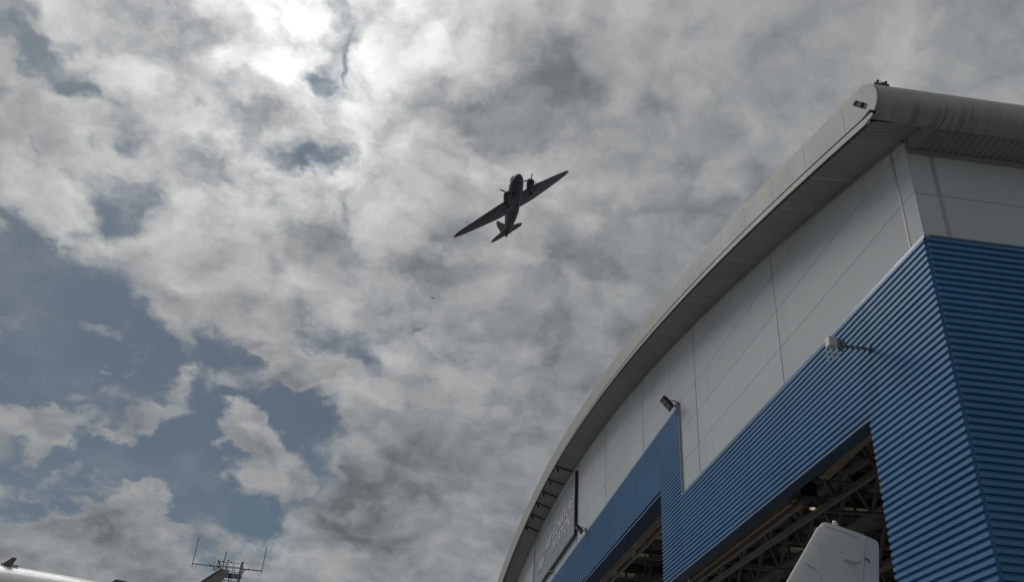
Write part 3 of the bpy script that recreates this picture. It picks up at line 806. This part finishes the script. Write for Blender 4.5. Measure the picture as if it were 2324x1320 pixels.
LOZ1 = ((48.82, 14.4), (50.79, 14.41), (51.24, 13.92), (49.59, 13.84))
LOZ2 = ((51.21, 13.75), (53.32, 13.83), (53.96, 13.29), (51.87, 13.27))
def banner():
    yr, yl, zb = 42.06, 55.55, 12.44 + EYE
    t = thing('sign_banner', 'large grey banner sign with white letters in a black frame under the arched eaves', 'sign', (7.9, yr, zb))
    top = lambda y: min(arc_wall(y) - .22, 15.52 + EYE + .02 * (y - yr))
    n = 40; V, F = [], []
    for j in range(13):
        for i in range(n + 1):
            y = yr + .05 + (yl - yr - .05) * i / n; zt = top(y); z = zb + .03 + (zt - zb - .03) * j / 12
            s = i / n
            w = .005 * math.sin(9 * y + 1.3 * math.sin(z * 2)) * (.3 + s) + .004 * math.sin(3.1 * y + 5 * z) + .004 * math.sin(21 * y + z) * s
            V.append((7.90 + w, y, z))
    for j in range(12):
        for i in range(n):
            a = j * (n + 1) + i; F.append((a, a + 1, a + n + 2, a + n + 1))
    k = len(V); V += [(7.945, v[1], v[2]) for v in V]; F += [tuple(k + q for q in reversed(f)) for f in F]
    obj('banner_sheet', (V, F), M['banner'], t, smooth=True)
    obj('frame_bar', box(7.84, 7.95, yr - .09, yr + .02, zb - .08, top(yr) + .08), M['black'], t)
    obj('frame_bar', box(7.84, 7.95, yr + .021, yl, zb - .09, zb + .015), M['black'], t)
    obj('frame_bar', box(7.86, 7.95, yl + .001, yl + .07, zb - .08, top(yl)), M['joint'], t)
    def word(s, y, z, size, width):
        c = bpy.data.curves.new('lettering', 'FONT'); c.body = s; c.size = size; c.extrude = .004; c.offset = .012; c.space_character = 1.05
        tmp = bpy.data.objects.new('tmp', c); COL.objects.link(tmp)
        bpy.context.view_layer.update()
        me = bpy.data.meshes.new_from_object(tmp); bpy.data.objects.remove(tmp)
        xsv = [v.co.x for v in me.vertices]; w = max(xsv) - min(xsv); k = width / w
        V = [(7.882 - v.co.z * .5, y - (v.co.x - min(xsv)) * k, z + v.co.y) for v in me.vertices]
        F = [tuple(p.vertices) for p in me.polygons]
        obj('lettering', (V, F), M['letter'], t)
    word('SIGNATURE', 48.75, 13.98 + EYE, .80, 6.2)
    word('AVIATION', 48.6, 13.28 + EYE, .80, 5.1)
    for P in (LOZ1, LOZ2):
        fix(obj('lozenge', prism([(a, b + EYE) for a, b in P], lambda u, v, q: (q, u, v), 7.880, 7.884), M['lozenge'], t))
banner()

def sign_spot(y, n):
    xo, zo = 7.12, arc_low(y) - .03
    t = thing('sign_spotlight', SPOT_LABELS[n], 'spotlight', (xo, y, zo), group='spotlights that light the banner')
    obj('rail', bar((7.06, y, arc_low(y) - .03), (7.93, y, arc_wall(y) - .06), .07, .05), M['black'], t)
    obj('stem', tube([(xo, y, zo), (xo, y - .02, zo - .16)], .02), M['dark'], t)
    Mx = Matrix.Translation((xo + .03, y - .03, zo - .21)) @ Matrix.Rotation(R(55), 4, 'Y')
    obj('lamp_head', join(xform(tube([(0, 0, -.07), (0, 0, .03), (0, 0, .08)], [.09, .085, .04], 12), Mx)), M['dark'], t, smooth=35)
    obj('lens', xform(tube([(0, 0, -.076), (0, 0, -.0705)], .075, 12), Mx), M['lens'], t)
    obj('yoke', join(bar((xo + .03, y - .13, zo - .21), (xo, y - .13, zo - .10), .02), bar((xo + .03, y + .07, zo - .21), (xo, y + .07, zo - .10), .02), bar((xo, y - .13, zo - .10), (xo, y + .07, zo - .10), .02)), M['dark'], t)
SPOT_LABELS = ['black spotlight under the eaves, the one nearest the black frame upright', 'black eaves spotlight, second along from the frame upright',
               'black eaves spotlight, third along from the frame upright', 'black eaves spotlight, fourth along from the frame upright',
               'black eaves spotlight, next to the lowest one of the row', 'black eaves spotlight at the low far end of the row']
for i, y in enumerate((43.4, 45.75, 48.0, 50.1, 52.3, 54.6)): sign_spot(y, i)

def dome_camera():
    y, z = 48.6, 12.10 + EYE
    t = thing('dome_camera', 'tiny round camera on the pale strip below the banner frame', 'camera', (7.97, y, z))
    obj('bracket', box(7.86, 7.985, y - .03, y + .03, z + .03, z + .08), M['galv'], t)
    obj('dome', ball((7.84, y, z), .075), M['dark'], t, smooth=True)
    obj('collar', tube([(7.84, y, z + .02), (7.84, y, z + .085)], .08, 12), M['plastic'], t)
dome_camera()

def pendant(loc, label, s=1.0):
    x, y, z = loc
    t = thing('pendant_lamp', label, 'lamp', loc)
    obj('shade', loft([[(x + r * math.cos(a), y + r * math.sin(a), z + h) for a in [2 * math.pi * i / 14 for i in range(14)]] for r, h in ((.14 * s, 0), (.12 * s, .07 * s), (.05 * s, .13 * s), (.03 * s, .20 * s))], False), M['steel'], t, smooth=True)
    obj('bulb', ball((x, y, z + .02), .07 * s, 1, 1, .7), M['lit'], t, smooth=True)
    obj('stem', tube([(x, y, z + .2 * s), (x, y, z + 1.2)], .012), M['dark'], t)
pendant((10.4, 21.66, 7.66 + EYE), 'lit warm pendant lamp hanging inside the open doorway')

def drum():
    x, y, z = 8.85, 18.46, 6.88 + EYE
    t = thing('round_fan', 'round black fan unit under the end of the brown door beam', 'fan', (x, y, z))
    obj('body', tube([(x - .10, y - .14, z - .16), (x - .10, y - .14, z + .16)], .175, 18), M['black'], t, smooth=40)
    for k in range(3): obj('guard_ring', tube([(x - .10, y - .14, z - .12 + k * .11), (x - .10, y - .14, z - .10 + k * .11)], .187, 18), M['dark'], t)
    obj('hanger', join(bar((x - .2, y, z + .16), (x - .2, y + .1, z + .32), .05), bar((x, y - .2, z + .16), (x - .05, y, z + .34), .04)), M['steel'], t)
drum()
def conduit():
    y = 27.4
    t = thing('cable_conduit', 'pale looped cable end under the low door head near the step', 'cable', (8.3, 26.4, DH1))
    obj('loop', tube([(8.33, 25.9, DH1 - .02), (8.33, 26.1, DH1 - .16), (8.33, 26.5, DH1 - .26), (8.34, 26.9, DH1 - .22)], .035), M['plastic'], t, smooth=True)
conduit()

# ------------------------------------------------------------------ aircraft
def ring(y, cx, cz, rx, rz, n=20, p=2.0):
    out = []
    for i in range(n):
        a = 2 * math.pi * i / n; ca, sa = math.cos(a), math.sin(a)
        out.append((cx + rx * abs(ca) ** (2 / p) * (1 if ca >= 0 else -1), y, cz + rz * abs(sa) ** (2 / p) * (1 if sa >= 0 else -1)))
    return out
def foil(le, te, z, t, n=8, vertical=False, x=0.):
    """section between leading and trailing edge; fore-aft axis is y (nose +y)"""
    c = le - te; up, dn = [], []
    for i in range(n + 1):
        s = (1 - math.cos(math.pi * i / n)) / 2
        th = t * c * 2.9 * (.2969 * math.sqrt(s) - .126 * s - .3516 * s * s + .2843 * s ** 3 - .1036 * s ** 4) * 1.72
        up.append((le - s * c, th)); dn.append((le - s * c, -th * .75))
    P = up + list(reversed(dn[1:-1]))
    return [(z + b, a, x) for a, b in P] if vertical else [(x, a, z + b) for a, b in P]
def wing_geo(st, vertical=False):
    if vertical: return loft([foil(le, te, 0, t, vertical=True, x=h) for h, le, te, t in st])
    return loft([foil(le, te, z, t, x=x) for x, le, te, z, t in st])

def airliner():
    Rm = Matrix(((-0.7388, -0.0265, -0.6734), (-0.0216, -0.9978, 0.0629), (-0.6735, 0.061, 0.7366)))
    loc = Vector((11.900, 127.315, 103.068 + EYE))
    t = thing('propeller_aeroplane', 'dark twin engined propeller aeroplane banking in flight against the clouds', 'aeroplane', loc, Rm.to_quaternion(), local=True)
    fus = [(0.0, -.25, .05, .05), (-.25, -.24, .42, .40), (-.7, -.2, .70, .68), (-1.3, -.12, .92, .92), (-2.0, .0, 1.08, 1.14), (-3.0, .06, 1.20, 1.28), (-4.5, .08, 1.25, 1.32),
           (-8, .08, 1.25, 1.32), (-10.5, .08, 1.22, 1.30), (-12.5, .14, 1.08, 1.16), (-14.5, .24, .85, .92), (-16.5, .34, .56, .64), (-18.0, .40, .33, .42), (-19.2, .44, .13, .20), (-19.6, .45, .03, .05)]
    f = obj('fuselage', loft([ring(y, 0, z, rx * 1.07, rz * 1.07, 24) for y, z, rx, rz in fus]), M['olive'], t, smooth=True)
    # cockpit: stepped roof with windows
    obj('cockpit', loft([ring(y, 0, z, rx, rz, 16) for y, z, rx, rz in ((-1.35, .62, .35, .2), (-1.7, .85, .72, .42), (-2.3, 1.0, .86, .48), (-3.3, 1.05, .80, .36), (-4.0, 1.1, .5, .2))]), M['olive'], f, smooth=True)
    for s in (-1, 1):
        obj('cockpit_window', xform(box(-.22, .22, -.03, .03, -.14, .14), Matrix.Translation((s * .36, -1.56, .93)) @ Matrix.Rotation(s * R(-25), 4, 'Z') @ Matrix.Rotation(R(-35), 4, 'X')), M['glassdark'], f)
        for k in range(7):
            obj('cabin_window', box(s * 1.235 - .03, s * 1.235 + .03, -5.0 - k * 1.0, -4.6 - k * 1.0, .42, .78), M['glassdark'], f)
    # wing: straight centre section, swept tapered outer panels with dihedral
    st = [(0, -4.55, -9.15, -.98, .15), (2.8, -4.55, -9.15, -.98, .15), (4.3, -4.65, -9.15, -.95, .15)]
    tip = [(6.5, -5.32, -9.18, -.72, .14), (9, -6.08, -9.2, -.46, .125), (11.5, -6.85, -9.15, -.20, .115), (13.2, -7.42, -9.02, -.03, .105), (14.0, -7.85, -8.85, .05, .10), (14.4, -8.2, -8.6, .09, .09)]
    stt = st + tip
    for s in (-1, 1):
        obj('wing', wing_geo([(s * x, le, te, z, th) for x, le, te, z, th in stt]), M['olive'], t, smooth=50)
        fix(t.children[-1])
        # engine nacelle with cowling, exhaust and propeller
        nac = [(-2.95, .30, .30), (-2.98, .58, .58), (-3.15, .72, .72), (-3.9, .76, .76), (-4.1, .68, .68), (-5.2, .64, .60), (-6.8, .52, .46), (-8.2, .30, .28), (-8.9, .06, .06)]
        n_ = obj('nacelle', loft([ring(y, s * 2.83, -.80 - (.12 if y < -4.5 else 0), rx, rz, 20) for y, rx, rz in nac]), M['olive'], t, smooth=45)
        obj('engine_face', tube([(s * 2.83, -3.02, -.80), (s * 2.83, -2.9, -.80)], [.48, .30], 14), M['black'], n_)
        obj('exhaust', tube([(s * 3.25, -4.3, -1.35), (s * 3.3, -5.2, -1.5)], .13), M['black'], n_)
        obj('wheel', tube([(s * 2.83 - .14, -5.9, -1.42), (s * 2.83 + .14, -5.9, -1.42)], .42, 16), M['black'], n_)
        hub = obj('propeller', join(tube([(s * 2.83, -2.95, -.80), (s * 2.83, -2.62, -.80), (s * 2.83, -2.42, -.80)], [.17, .15, .04], 12)), M['olived'], t, smooth=True)
        base = 18 if s < 0 else 63
        for k in range(3):
            a = R(base + 120 * k); d = Vector((math.cos(a), 0, math.sin(a))); w = Vector((-math.sin(a), .45, math.cos(a))).normalized()
            c0 = Vector((s * 2.83, -2.70, -.80)); rings = []
            for r_, ch, th in ((.12, .12, .07), (.5, .22, .06), (1.0, .28, .04), (1.5, .22, .03), (1.74, .10, .02)):
                c = c0 + d * r_; nn = d.cross(w)
                rings.append([c + w * ch / 2, c + nn * th, c - w * ch / 2, c - nn * th])
            obj('propeller_blade', loft(rings), M['olived'], hub)
    # tail
    for s in (-1, 1):
        obj('tailplane', fix_geo([(s * x, le, te, z, th) for x, le, te, z, th in ((0, -16.2, -18.6, .42, .11), (1.2, -16.45, -18.75, .42, .11), (2.8, -16.95, -18.75, .44, .10), (3.7, -17.45, -18.55, .45, .09), (4.05, -17.8, -18.3, .45, .08))]), M['olive'], t, smooth=50)
    obj('fin', wing_geo([(.3, -14.9, -18.3, .06), (1.2, -16.1, -18.4, .08), (2.2, -16.75, -18.4, .08), (3.1, -17.15, -18.4, .08), (3.6, -17.5, -18.35, .07), (3.8, -17.8, -18.2, .05)], True), M['olive'], t, smooth=50)
    obj('rudder', wing_geo([(.35, -18.42, -19.3, .10), (1.0, -18.42, -19.75, .10), (2.2, -18.42, -19.75, .10), (3.1, -18.42, -19.35, .10), (3.6, -18.42, -18.95, .08), (3.75, -18.45, -18.7, .06)], True), M['olive'], t, smooth=50)
    obj('tail_wheel', join(tube([(-.07, -17.2, -.42), (.07, -17.2, -.42)], .2, 14), bar((0, -17.1, -.3), (0, -16.8, .0), .08)), M['black'], t)
    obj('aerial_mast', bar((0, -3.6, 1.35), (0, -3.7, 1.9), .04, .08), M['olived'], t)
def fix_geo(st): return wing_geo(st)
airliner()

# jet whose back shows at the lower left, with a blade antenna
def near_jet():
    az = 65.; u = Vector((math.sin(R(az)), math.cos(R(az)), 0))
    P2 = Vector((-4.84, 13.354, 0))
    # local axes: +y is forward (to the right of the picture), +z up
    t = thing('parked_jet', 'glossy white jet fuselage with a small blade antenna, parked nearest the camera', 'aircraft', (P2.x, P2.y, 0), (0, 0, -R(az)), local=True)
    top = 2.72 + EYE
    r = 1.22
    st = [(-9.5, .12, 1.2, .25), (-8.0, .35, .9, .10), (-5.5, .75, .45, .04), (-3.2, 1.05, .15, 0), (-1.4, 1.20, .02, .025), (0.0, r, 0, .0), (1.5, 1.20, 0, .05), (2.8, 1.08, -.02, .16), (3.9, .86, -.05, .40), (4.8, .58, -.12, .75), (5.4, .32, -.2, 1.05), (5.75, .06, -.3, 1.32)]
    secs = []
    for y, rr, dz, drop in st:
        cz = top - drop - rr
        secs.append(ring(y, -.23, cz, rr, rr, 40))
    # finer loft
    f = obj('fuselage', loft(secs), M['jetwhite'], t, smooth=True)
    md = f.modifiers.new('round', 'SUBSURF'); md.levels = 2; md.render_levels = 2
    for s in (-1, 1):
        obj('wing', wing_geo([(s * .6 - .23, 1.0, -2.2, top - 2.15, .12), (s * 6.2 - .23, -1.8, -2.9, top - 1.95, .10), (s * 6.6 - .23, -2.3, -2.9, top - 1.9, .08)]), M['jetwhite'], t, smooth=50)
    for s in (-1, 1):
        e = obj('engine', loft([ring(y, s * 1.6 - .23, top - .75, q, q, 18) for y, q in ((-4.1, .36), (-4.3, .44), (-5.3, .46), (-6.4, .36), (-6.7, .26))]), M['jetwhite'], t, smooth=45)
        obj('intake', tube([(s * 1.6 - .23, -4.12, top - .75), (s * 1.6 - .23, -4.08, top - .75)], .3, 18), M['black'], e)
    for k in range(5):
        for s in (-1, 1):
            obj('cabin_window', xform(ball((0, 0, 0), .17, .12, 1, 1.25, 12, 8), Matrix.Translation((s * 1.16 - .23, 2.2 - .8 * k, top - .95))), M['glassdark'], t, smooth=True)
    # blade antenna, its base strip and wire
    a = [(-.70, 2.672), (-.607, 2.775), (-.550, 2.772), (-.572, 2.690), (-.60, 2.630), (-.64, 2.630)]
    zz = lambda z: z + EYE
    obj('blade_antenna', prism([(p, zz(q)) for p, q in a], lambda uu, v, q: (q, uu, v), .10, .125), M['boot'], t); fix(t.children[-1])
    obj('antenna_base', join(box(.09, .14, -.72, -.50, zz(2.662), zz(2.674))), M['boot'], t)
    obj('blade_antenna', prism([(.72, zz(2.68)), (.78, zz(2.742)), (.93, zz(2.742)), (.98, zz(2.68))], lambda uu, v, q: (q, uu, v), -.06, .02), M['boot'], t); fix(t.children[-1])
    for y in (-3.0, 3.1):
        for x in (-.23,) if y > 0 else (-1.5, 1.0):
            g_ = obj('landing_gear', tube([(x, y, .25), (x, y, top - 2.0)], .06), M['galv'], t)
            obj('wheel', tube([(x - .08, y, .26), (x + .08, y, .26)], .26, 18), M['black'], g_)
near_jet()

def far_jet():
    az = 75.
    t = thing('parked_jet', 'jet tail with dark leading edge standing in front of the antenna tower', 'aircraft', (-6.2, 31.394, 0), (0, 0, -R(az) + math.pi), local=True)
    # local +y is forward = towards the left of the picture; s = -y
    Z = lambda z: z + EYE
    P = [(-.95, 6.09), (-.599, 6.407), (-.086, 6.901), (-.05, 6.93), (.30, 6.925), (.286, 6.78), (.136, 6.527), (-.35, 5.75), (-1.9, 5.3)]
    secs = []
    for h, le, te in ((5.0, 1.9, .95), (5.75, 1.30, .42), (6.407, .599, -.07), (6.85, .14, -.27), (6.93, .05, -.30)):
        secs.append([(b, a, Z(h)) for b, a in [(q[0], q[1]) for q in [(p[0] - 0, p[1]) for p in foil(le, te, 0, .10, vertical=True)]]])
    obj('fin', loft(secs), M['greyfin'], t, smooth=40)
    secs = []
    for h, le in ((5.0, 1.9), (5.75, 1.30), (6.407, .599), (6.85, .14), (6.93, .05)):
        secs.append([(x, le + dy, Z(h) + .002) for x, dy in ((-.055, -.11), (-.05, -.03), (0, .012), (.05, -.03), (.055, -.11))])
    obj('leading_edge', loft(secs), M['boot'], t)
    fs = [(11, .05, 0), (10.2, .45, 0), (8.5, .85, .1), (6.5, 1.0, .2), (2.5, 1.0, .2), (.5, .75, .4), (-1.2, .35, .7), (-1.8, .08, .9)]
    obj('fuselage', loft([ring(y, 0, 4.2 + dz, rr, rr, 24) for y, rr, dz in fs]), M['jetwhite'], t, smooth=True)
    obj('tail_cone', loft([ring(y, 0, 5.2, rr, rr * 1.2, 14) for y, rr in ((3.0, .1), (1.8, .45), (0, .4), (-1.0, .1))]), M['jetwhite'], t, smooth=True)
    for s in (-1, 1):
        obj('wing', wing_geo([(s * .5, 6.2, 3.6, 3.6, .12), (s * 6.0, 4.2, 3.2, 3.9, .10)]), M['jetwhite'], t, smooth=50)
        obj('tailplane', wing_geo([(s * .1, .3, -.9, 5.3, .1), (s * 2.0, -.3, -1.0, 5.35, .1)]), M['jetwhite'], t, smooth=50)
    for x, y in ((0, 8.8), (-1.4, 4.4), (1.4, 4.4)):
        g_ = obj('landing_gear', tube([(x, y, .3), (x, y, 3.6)], .07), M['galv'], t)
        obj('wheel', tube([(x - .1, y, .3), (x + .1, y, .3)], .3, 18), M['black'], g_)
far_jet()

def hangar_jet():
    az = 62.
    t = thing('parked_jet', 'white aircraft tail fin with a rounded top in front of the open hangar door', 'aircraft', (5.8, 11.5, 0), (0, 0, -R(az) + math.pi), local=True)
    Z = lambda z: z + EYE
    # local: s (towards the tail) = -y ; thickness along x
    def slab(poly, half, taper=None):
        V, F = [], []
        m = len(poly)
        for sx in (-1, 1):
            for s, z in poly: V.append((sx * half, -s, Z(z)))
        F = [tuple(range(m - 1, -1, -1)), tuple(range(m, 2 * m))] + [(i, (i + 1) % m, m + (i + 1) % m, m + i) for i in range(m)]
        return V, F
    def fin_section(h, le, te, half, open_te=True):
        # symmetric section, nose rounded, flat towards te
        c = te - le; P = []
        for s, k in ((0, 0), (.012, .35), (.05, .68), (.14, .93), (.30, 1.0), (.6, .86), (1.0, .62)):
            P.append((s, k))
        up = [(k * half, -(le + s * c), Z(h)) for s, k in P]; dn = [(-k * half, -(le + s * c), Z(h)) for s, k in reversed(P[1:])]
        return up + dn
    le = lambda h: -.292 + (h - 3.822) * (1.122 - .292) / (3.822 - 2.886)
    hg = lambda h: .656 + (h - 3.851) * (.656 - .422) / (3.851 - 3.169)
    secs = []
    for h in (1.2, 2.0, 2.886, 3.3, 3.6, 3.76): secs.append(fin_section(h, le(h), hg(h) - .006, .075))
    for h, a in ((3.80, -.300), (3.835, -.262), (3.856, -.215), (3.868, -.15)): secs.append(fin_section(h, a, hg(h) - .008, .060 if h < 3.83 else (.045 if h < 3.86 else .02)))
    obj('fin', loft(secs), M['finwhite'], t, smooth=35)
    te = lambda h: .995 + (h - 3.819) * (.995 - .853) / (3.819 - 3.248)
    secs = []
    for h, e in ((1.3, 0), (2.0, 0), (2.886, 0), (3.5, 0), (3.76, 0), (3.81, .008), (3.838, .03), (3.85, .075)):
        a, b = hg(h) + .008, te(h) - e; hf = .046 if h < 3.83 else .03
        secs.append([(hf, -a, Z(h)), (hf * .8, -(a + (b - a) * .5), Z(h)), (.006, -b, Z(h)), (-.006, -b, Z(h)), (-hf * .8, -(a + (b - a) * .5), Z(h)), (-hf, -a, Z(h))])
    obj('rudder', loft(secs), M['finwhite'], t, smooth=35)
    hs = [(hg(h) + .001, h) for h in (1.3, 2, 3, 3.83)]
    obj('hinge_strip', loft([[(-.054, -s - .004, Z(z)), (-.054, -s + .016, Z(z)), (.054, -s + .016, Z(z)), (.054, -s - .004, Z(z))] for s, z in hs]), M['bare'], t)
    obj('leading_edge', loft([[(-.030, -(le(h) + .020), Z(h)), (-.018, -(le(h) - .004), Z(h)), (0, -(le(h) - .012), Z(h)), (.018, -(le(h) - .004), Z(h)), (.030, -(le(h) + .020), Z(h))] for h in (1.2, 2.0, 2.886, 3.3, 3.6, 3.76)]), M['bare'], t)
    # seams, on both faces
    def seam(pts, w=.004):
        for sx in (-1, 1):
            g = []
            for (s0, z0), (s1, z1) in zip(pts, pts[1:]):
                g.append(bar((sx * .0735, -s0, Z(z0)), (sx * .0735, -s1, Z(z1)), w, w, (1, 0, 0)))
            obj('panel_seam', join(*g), M['seam'], t)
    seam([(-.318, 3.772), (-.1, 3.772), (.2, 3.771), (.42, 3.77)]); 
    seam([(-.82, 3.179), (-.489, 3.092), (-.52, 3.03), (-.542, 2.9)])
    for s, z in ((-.12, 3.60), (-.08, 3.52), (-.03, 3.47)):
        for sx in (-1, 1): obj('rivet', ball((sx * .0745, -s, Z(z)), .006, nu=8, nv=5), M['seam'], t)
    # diamond shaped fairing
    for sx in (-1, 1):
        d = [(.018, 3.377), (.225, 3.44), (.437, 3.44), (.196, 3.355)]
        c = (.21, 3.41)
        V = [(sx * .068, -s, Z(z)) for s, z in d] + [(sx * .115, -(c[0] + (s - c[0]) * .72), Z(c[1] + (z - c[1]) * .72 + .01)) for s, z in d]
        F = [(4, 5, 6, 7)] + [(i, (i + 1) % 4, 4 + (i + 1) % 4, 4 + i) for i in range(4)]
        fix(obj('diamond_fairing', (V, F), M['finwhite'], t, bevel=.004))
        obj('rudder_horn', join(bar((sx * .06, -.505, Z(3.492)), (sx * .09, -.545, Z(3.488)), .008), bar((sx * .09, -.545, Z(3.488)), (sx * .085, -.583, Z(3.446)), .014), bar((sx * .06, -.525, Z(3.520)), (sx * .085, -.58, Z(3.484)), .006)), M['dark'], t)
    b = obj('beacon_base', tube([(0, -.03, Z(3.862)), (0, -.03, Z(3.895))], [.045, .038], 12), M['plastic'], t, smooth=40)
    obj('beacon', ball((0, -.03, Z(3.905)), .034, nu=12, nv=8), M['bare'], b, smooth=True)
    # fuselage, tailplane and wing below the frame
    fs = [(-9.0, .05, 0), (-8.3, .35, .05), (-7.0, .60, .15), (-5.0, .72, .2), (-3.0, .66, .22), (-1.0, .42, .3), (.6, .2, .42), (1.2, .05, .5)]
    obj('fuselage', loft([ring(-s, 0, 1.75 + dz, rr, rr * 1.1, 24) for s, rr, dz in fs]), M['jetwhite'], t, smooth=True)
    for s_ in (-1, 1):
        obj('tailplane', wing_geo([(s_ * .05, .5, -.6, 2.15, .1), (s_ * 2.2, .1, -.5, 2.2, .1)]), M['jetwhite'], t, smooth=50)
        obj('wing', wing_geo([(s_ * .4, 5.9, 4.2, 1.45, .13), (s_ * 5.6, 5.4, 4.5, 1.75, .11)]), M['jetwhite'], t, smooth=50)
    for x, y in ((0, 7.4), (-1.5, 4.8), (1.5, 4.8)):
        g_ = obj('landing_gear', tube([(x, y, .22), (x, y, 1.5)], .05), M['galv'], t)
        obj('wheel', tube([(x - .07, y, .22), (x + .07, y, .22)], .22, 16), M['black'], g_)
hangar_jet()

# ------------------------------------------------------------------ antenna tower
def tower():
    C = Vector((-11.136, 58.958, 0)); azv = math.atan2(C.x, C.y) + R(6)
    t = thing('antenna_tower', 'grey lattice tower with a railed platform and tall whip antennas on side arms', 'antenna tower', C, (0, 0, -azv), local=True); t.scale = (.84, .84, .84)
    # local x to the right, y away, z up.  one photo pixel is about 0.031 m here
    K = .0306; top0 = (13.058 + EYE - .32) / .84
    def P(px, py, y=0.):
        # offsets across and up from the platform centre, with the lean of the picture removed
        dx, dy = (px - 520), (1290 - py)
        x = (dx * math.cos(R(12.6)) - dy * math.sin(R(12.6))) * K * 1.0
        z = (dy * math.cos(R(12.6)) + dx * math.sin(R(12.6))) * K * 1.06
        return (x, y, top0 + z - .105 * 0)
    def rod(n, a, b, r, m='galv', par=None): return obj(n, tube([a, b], r, 8), M[m], par or t)
    w = .86; zt = top0 + .72; zb = top0 - .60
    xl, xr = -.82, .95
    # legs down to the ground
    legs = []
    for x, y in ((xl + .1, -.5), (xr - .1, -.5), (xl + .1, .6), (xr - .1, .6)):
        rod('leg', (x, y, 0), (x, y, zt), .045)
    z = top0 - .35; k = 0
    while z > 1:
        for (x0, y0), (x1, y1) in (((xl + .1, -.5), (xr - .1, -.5)), ((xl + .1, .6), (xr - .1, .6)), ((xl + .1, -.5), (xl + .1, .6)), ((xr - .1, -.5), (xr - .1, .6))):
            rod('brace', (x0, y0, z), (x1, y1, z), .024)
            if z > 2: rod('brace', (x0, y0, z), (x1, y1, z - (.45 if k < 4 else 1.3)), .016)
        z -= .45 if k < 4 else 1.3; k += 1
    # platform rails
    for zz in (zt, zt - .36, top0 - .05):
        for (x0, y0), (x1, y1) in (((xl, -.62), (xr, -.62)), ((xl, .72), (xr, .72)), ((xl, -.62), (xl, .72)), ((xr, -.62), (xr, .72))):
            rod('rail', (x0, y0, zz), (x1, y1, zz), .026)
    for x in (xl, -.2, .32, xr):
        for y in (-.62, .72): rod('rail_post', (x, y, top0 - .1), (x, y, zt + .02), .024)
    obj('platform_deck', box(xl, xr, -.62, .72, top0 - .13, top0 - .08), M['galv'], t)
    # arms with whip antennas
    for s, x0, xe, za, ln in ((-1, xl, -2.62, top0 + .36, 1.92), (1, xr, 2.45, top0 + .36, 1.85)):
        a = rod('side_arm', (x0, -.62, za), (xe, -.62, za), .045)
        rod('clamp', (x0 + s * .45, -.62, za), (x0 + s * .55, -.62, za), .075, 'dark', a)
        rod('strut', (x0 + s * .35, -.62, za), (x0, -.62, za - .48), .03, 'galv', a)
        rod('strut', (x0 + s * .18, -.62, za), (x0 + s * .05, -.62, za - .46), .022, 'galv', a)
        rod('whip_antenna', (xe, -.62, za - .22), (xe, -.62, za + ln), .030, 'galv', t)
        obj('cable', tube([(xe, -.62, za - .22), (xe - s * .08, -.62, za - .36), (xe - s * .22, -.62, za - .32), (xe - s * .36, -.62, za - .06)], .012, 6), M['galv'], t)
    rod('whip_antenna', (-.42, -.62, top0 - .1), (-.40, -.62, zt + .78), .036)
    rod('lightning_rod', (-.18, -.1, top0 - .1), (-.18, -.1, zt + .22), .022)
    obj('cap', tube([(-.18, -.1, zt + .20), (-.18, -.1, zt + .30)], .05, 8), M['dark'], t)
    for x, y, zz, r in ((xl + .02, -.62, zt + .03, .07), (xl + .32, -.62, zt + .03, .055), (.1, -.62, zt + .03, .055), (xr, -.62, zt + .08, .085), (xl + .15, -.62, top0 + .08, .10), (xr, -.4, zt - .12, .07)):
        obj('lamp', ball((x, y, zz), r, 1, 1, 1.1, 10, 6), M['dark'], t, smooth=True)
    obj('junction_box', box(.14, .30, -.70, -.56, top0 - .42, top0 - .05), M['dark'], t)
    rod('cable_tray', (.2, -.6, 1), (.2, -.6, top0 - .4), .035, 'dark')
    rod('cable_tray', (.38, -.6, 1), (.38, -.6, top0 - .4), .025, 'galv')
    obj('foundation', box(-1.4, 1.5, -1.2, 1.3, 0, .3), M['concrete'], t)
tower()

def bird():
    d = direction(-.46, 30.37); loc = d * 150 + Vector((0, 0, EYE))
    t = thing('bird', 'tiny dark bird high below the aeroplane against grey cloud', 'bird', loc, (0, R(10), R(40)), local=True)
    obj('body', ball((0, 0, 0), .07, .7, 2.4, .7), M['feather'], t, smooth=True)
    for s in (-1, 1):
        obj('wing', loft([[(s * x, a, z), (s * x, b, z + .006), (s * x, a, z + .012)] for x, a, b, z in ((.03, .07, -.08, .0), (.16, .09, -.06, .05), (.33, -.02, -.07, .03))]), M['feather'], t)
    obj('tail', box(-.03, .03, -.24, -.14, -.005, .005), M['feather'], t)
bird()
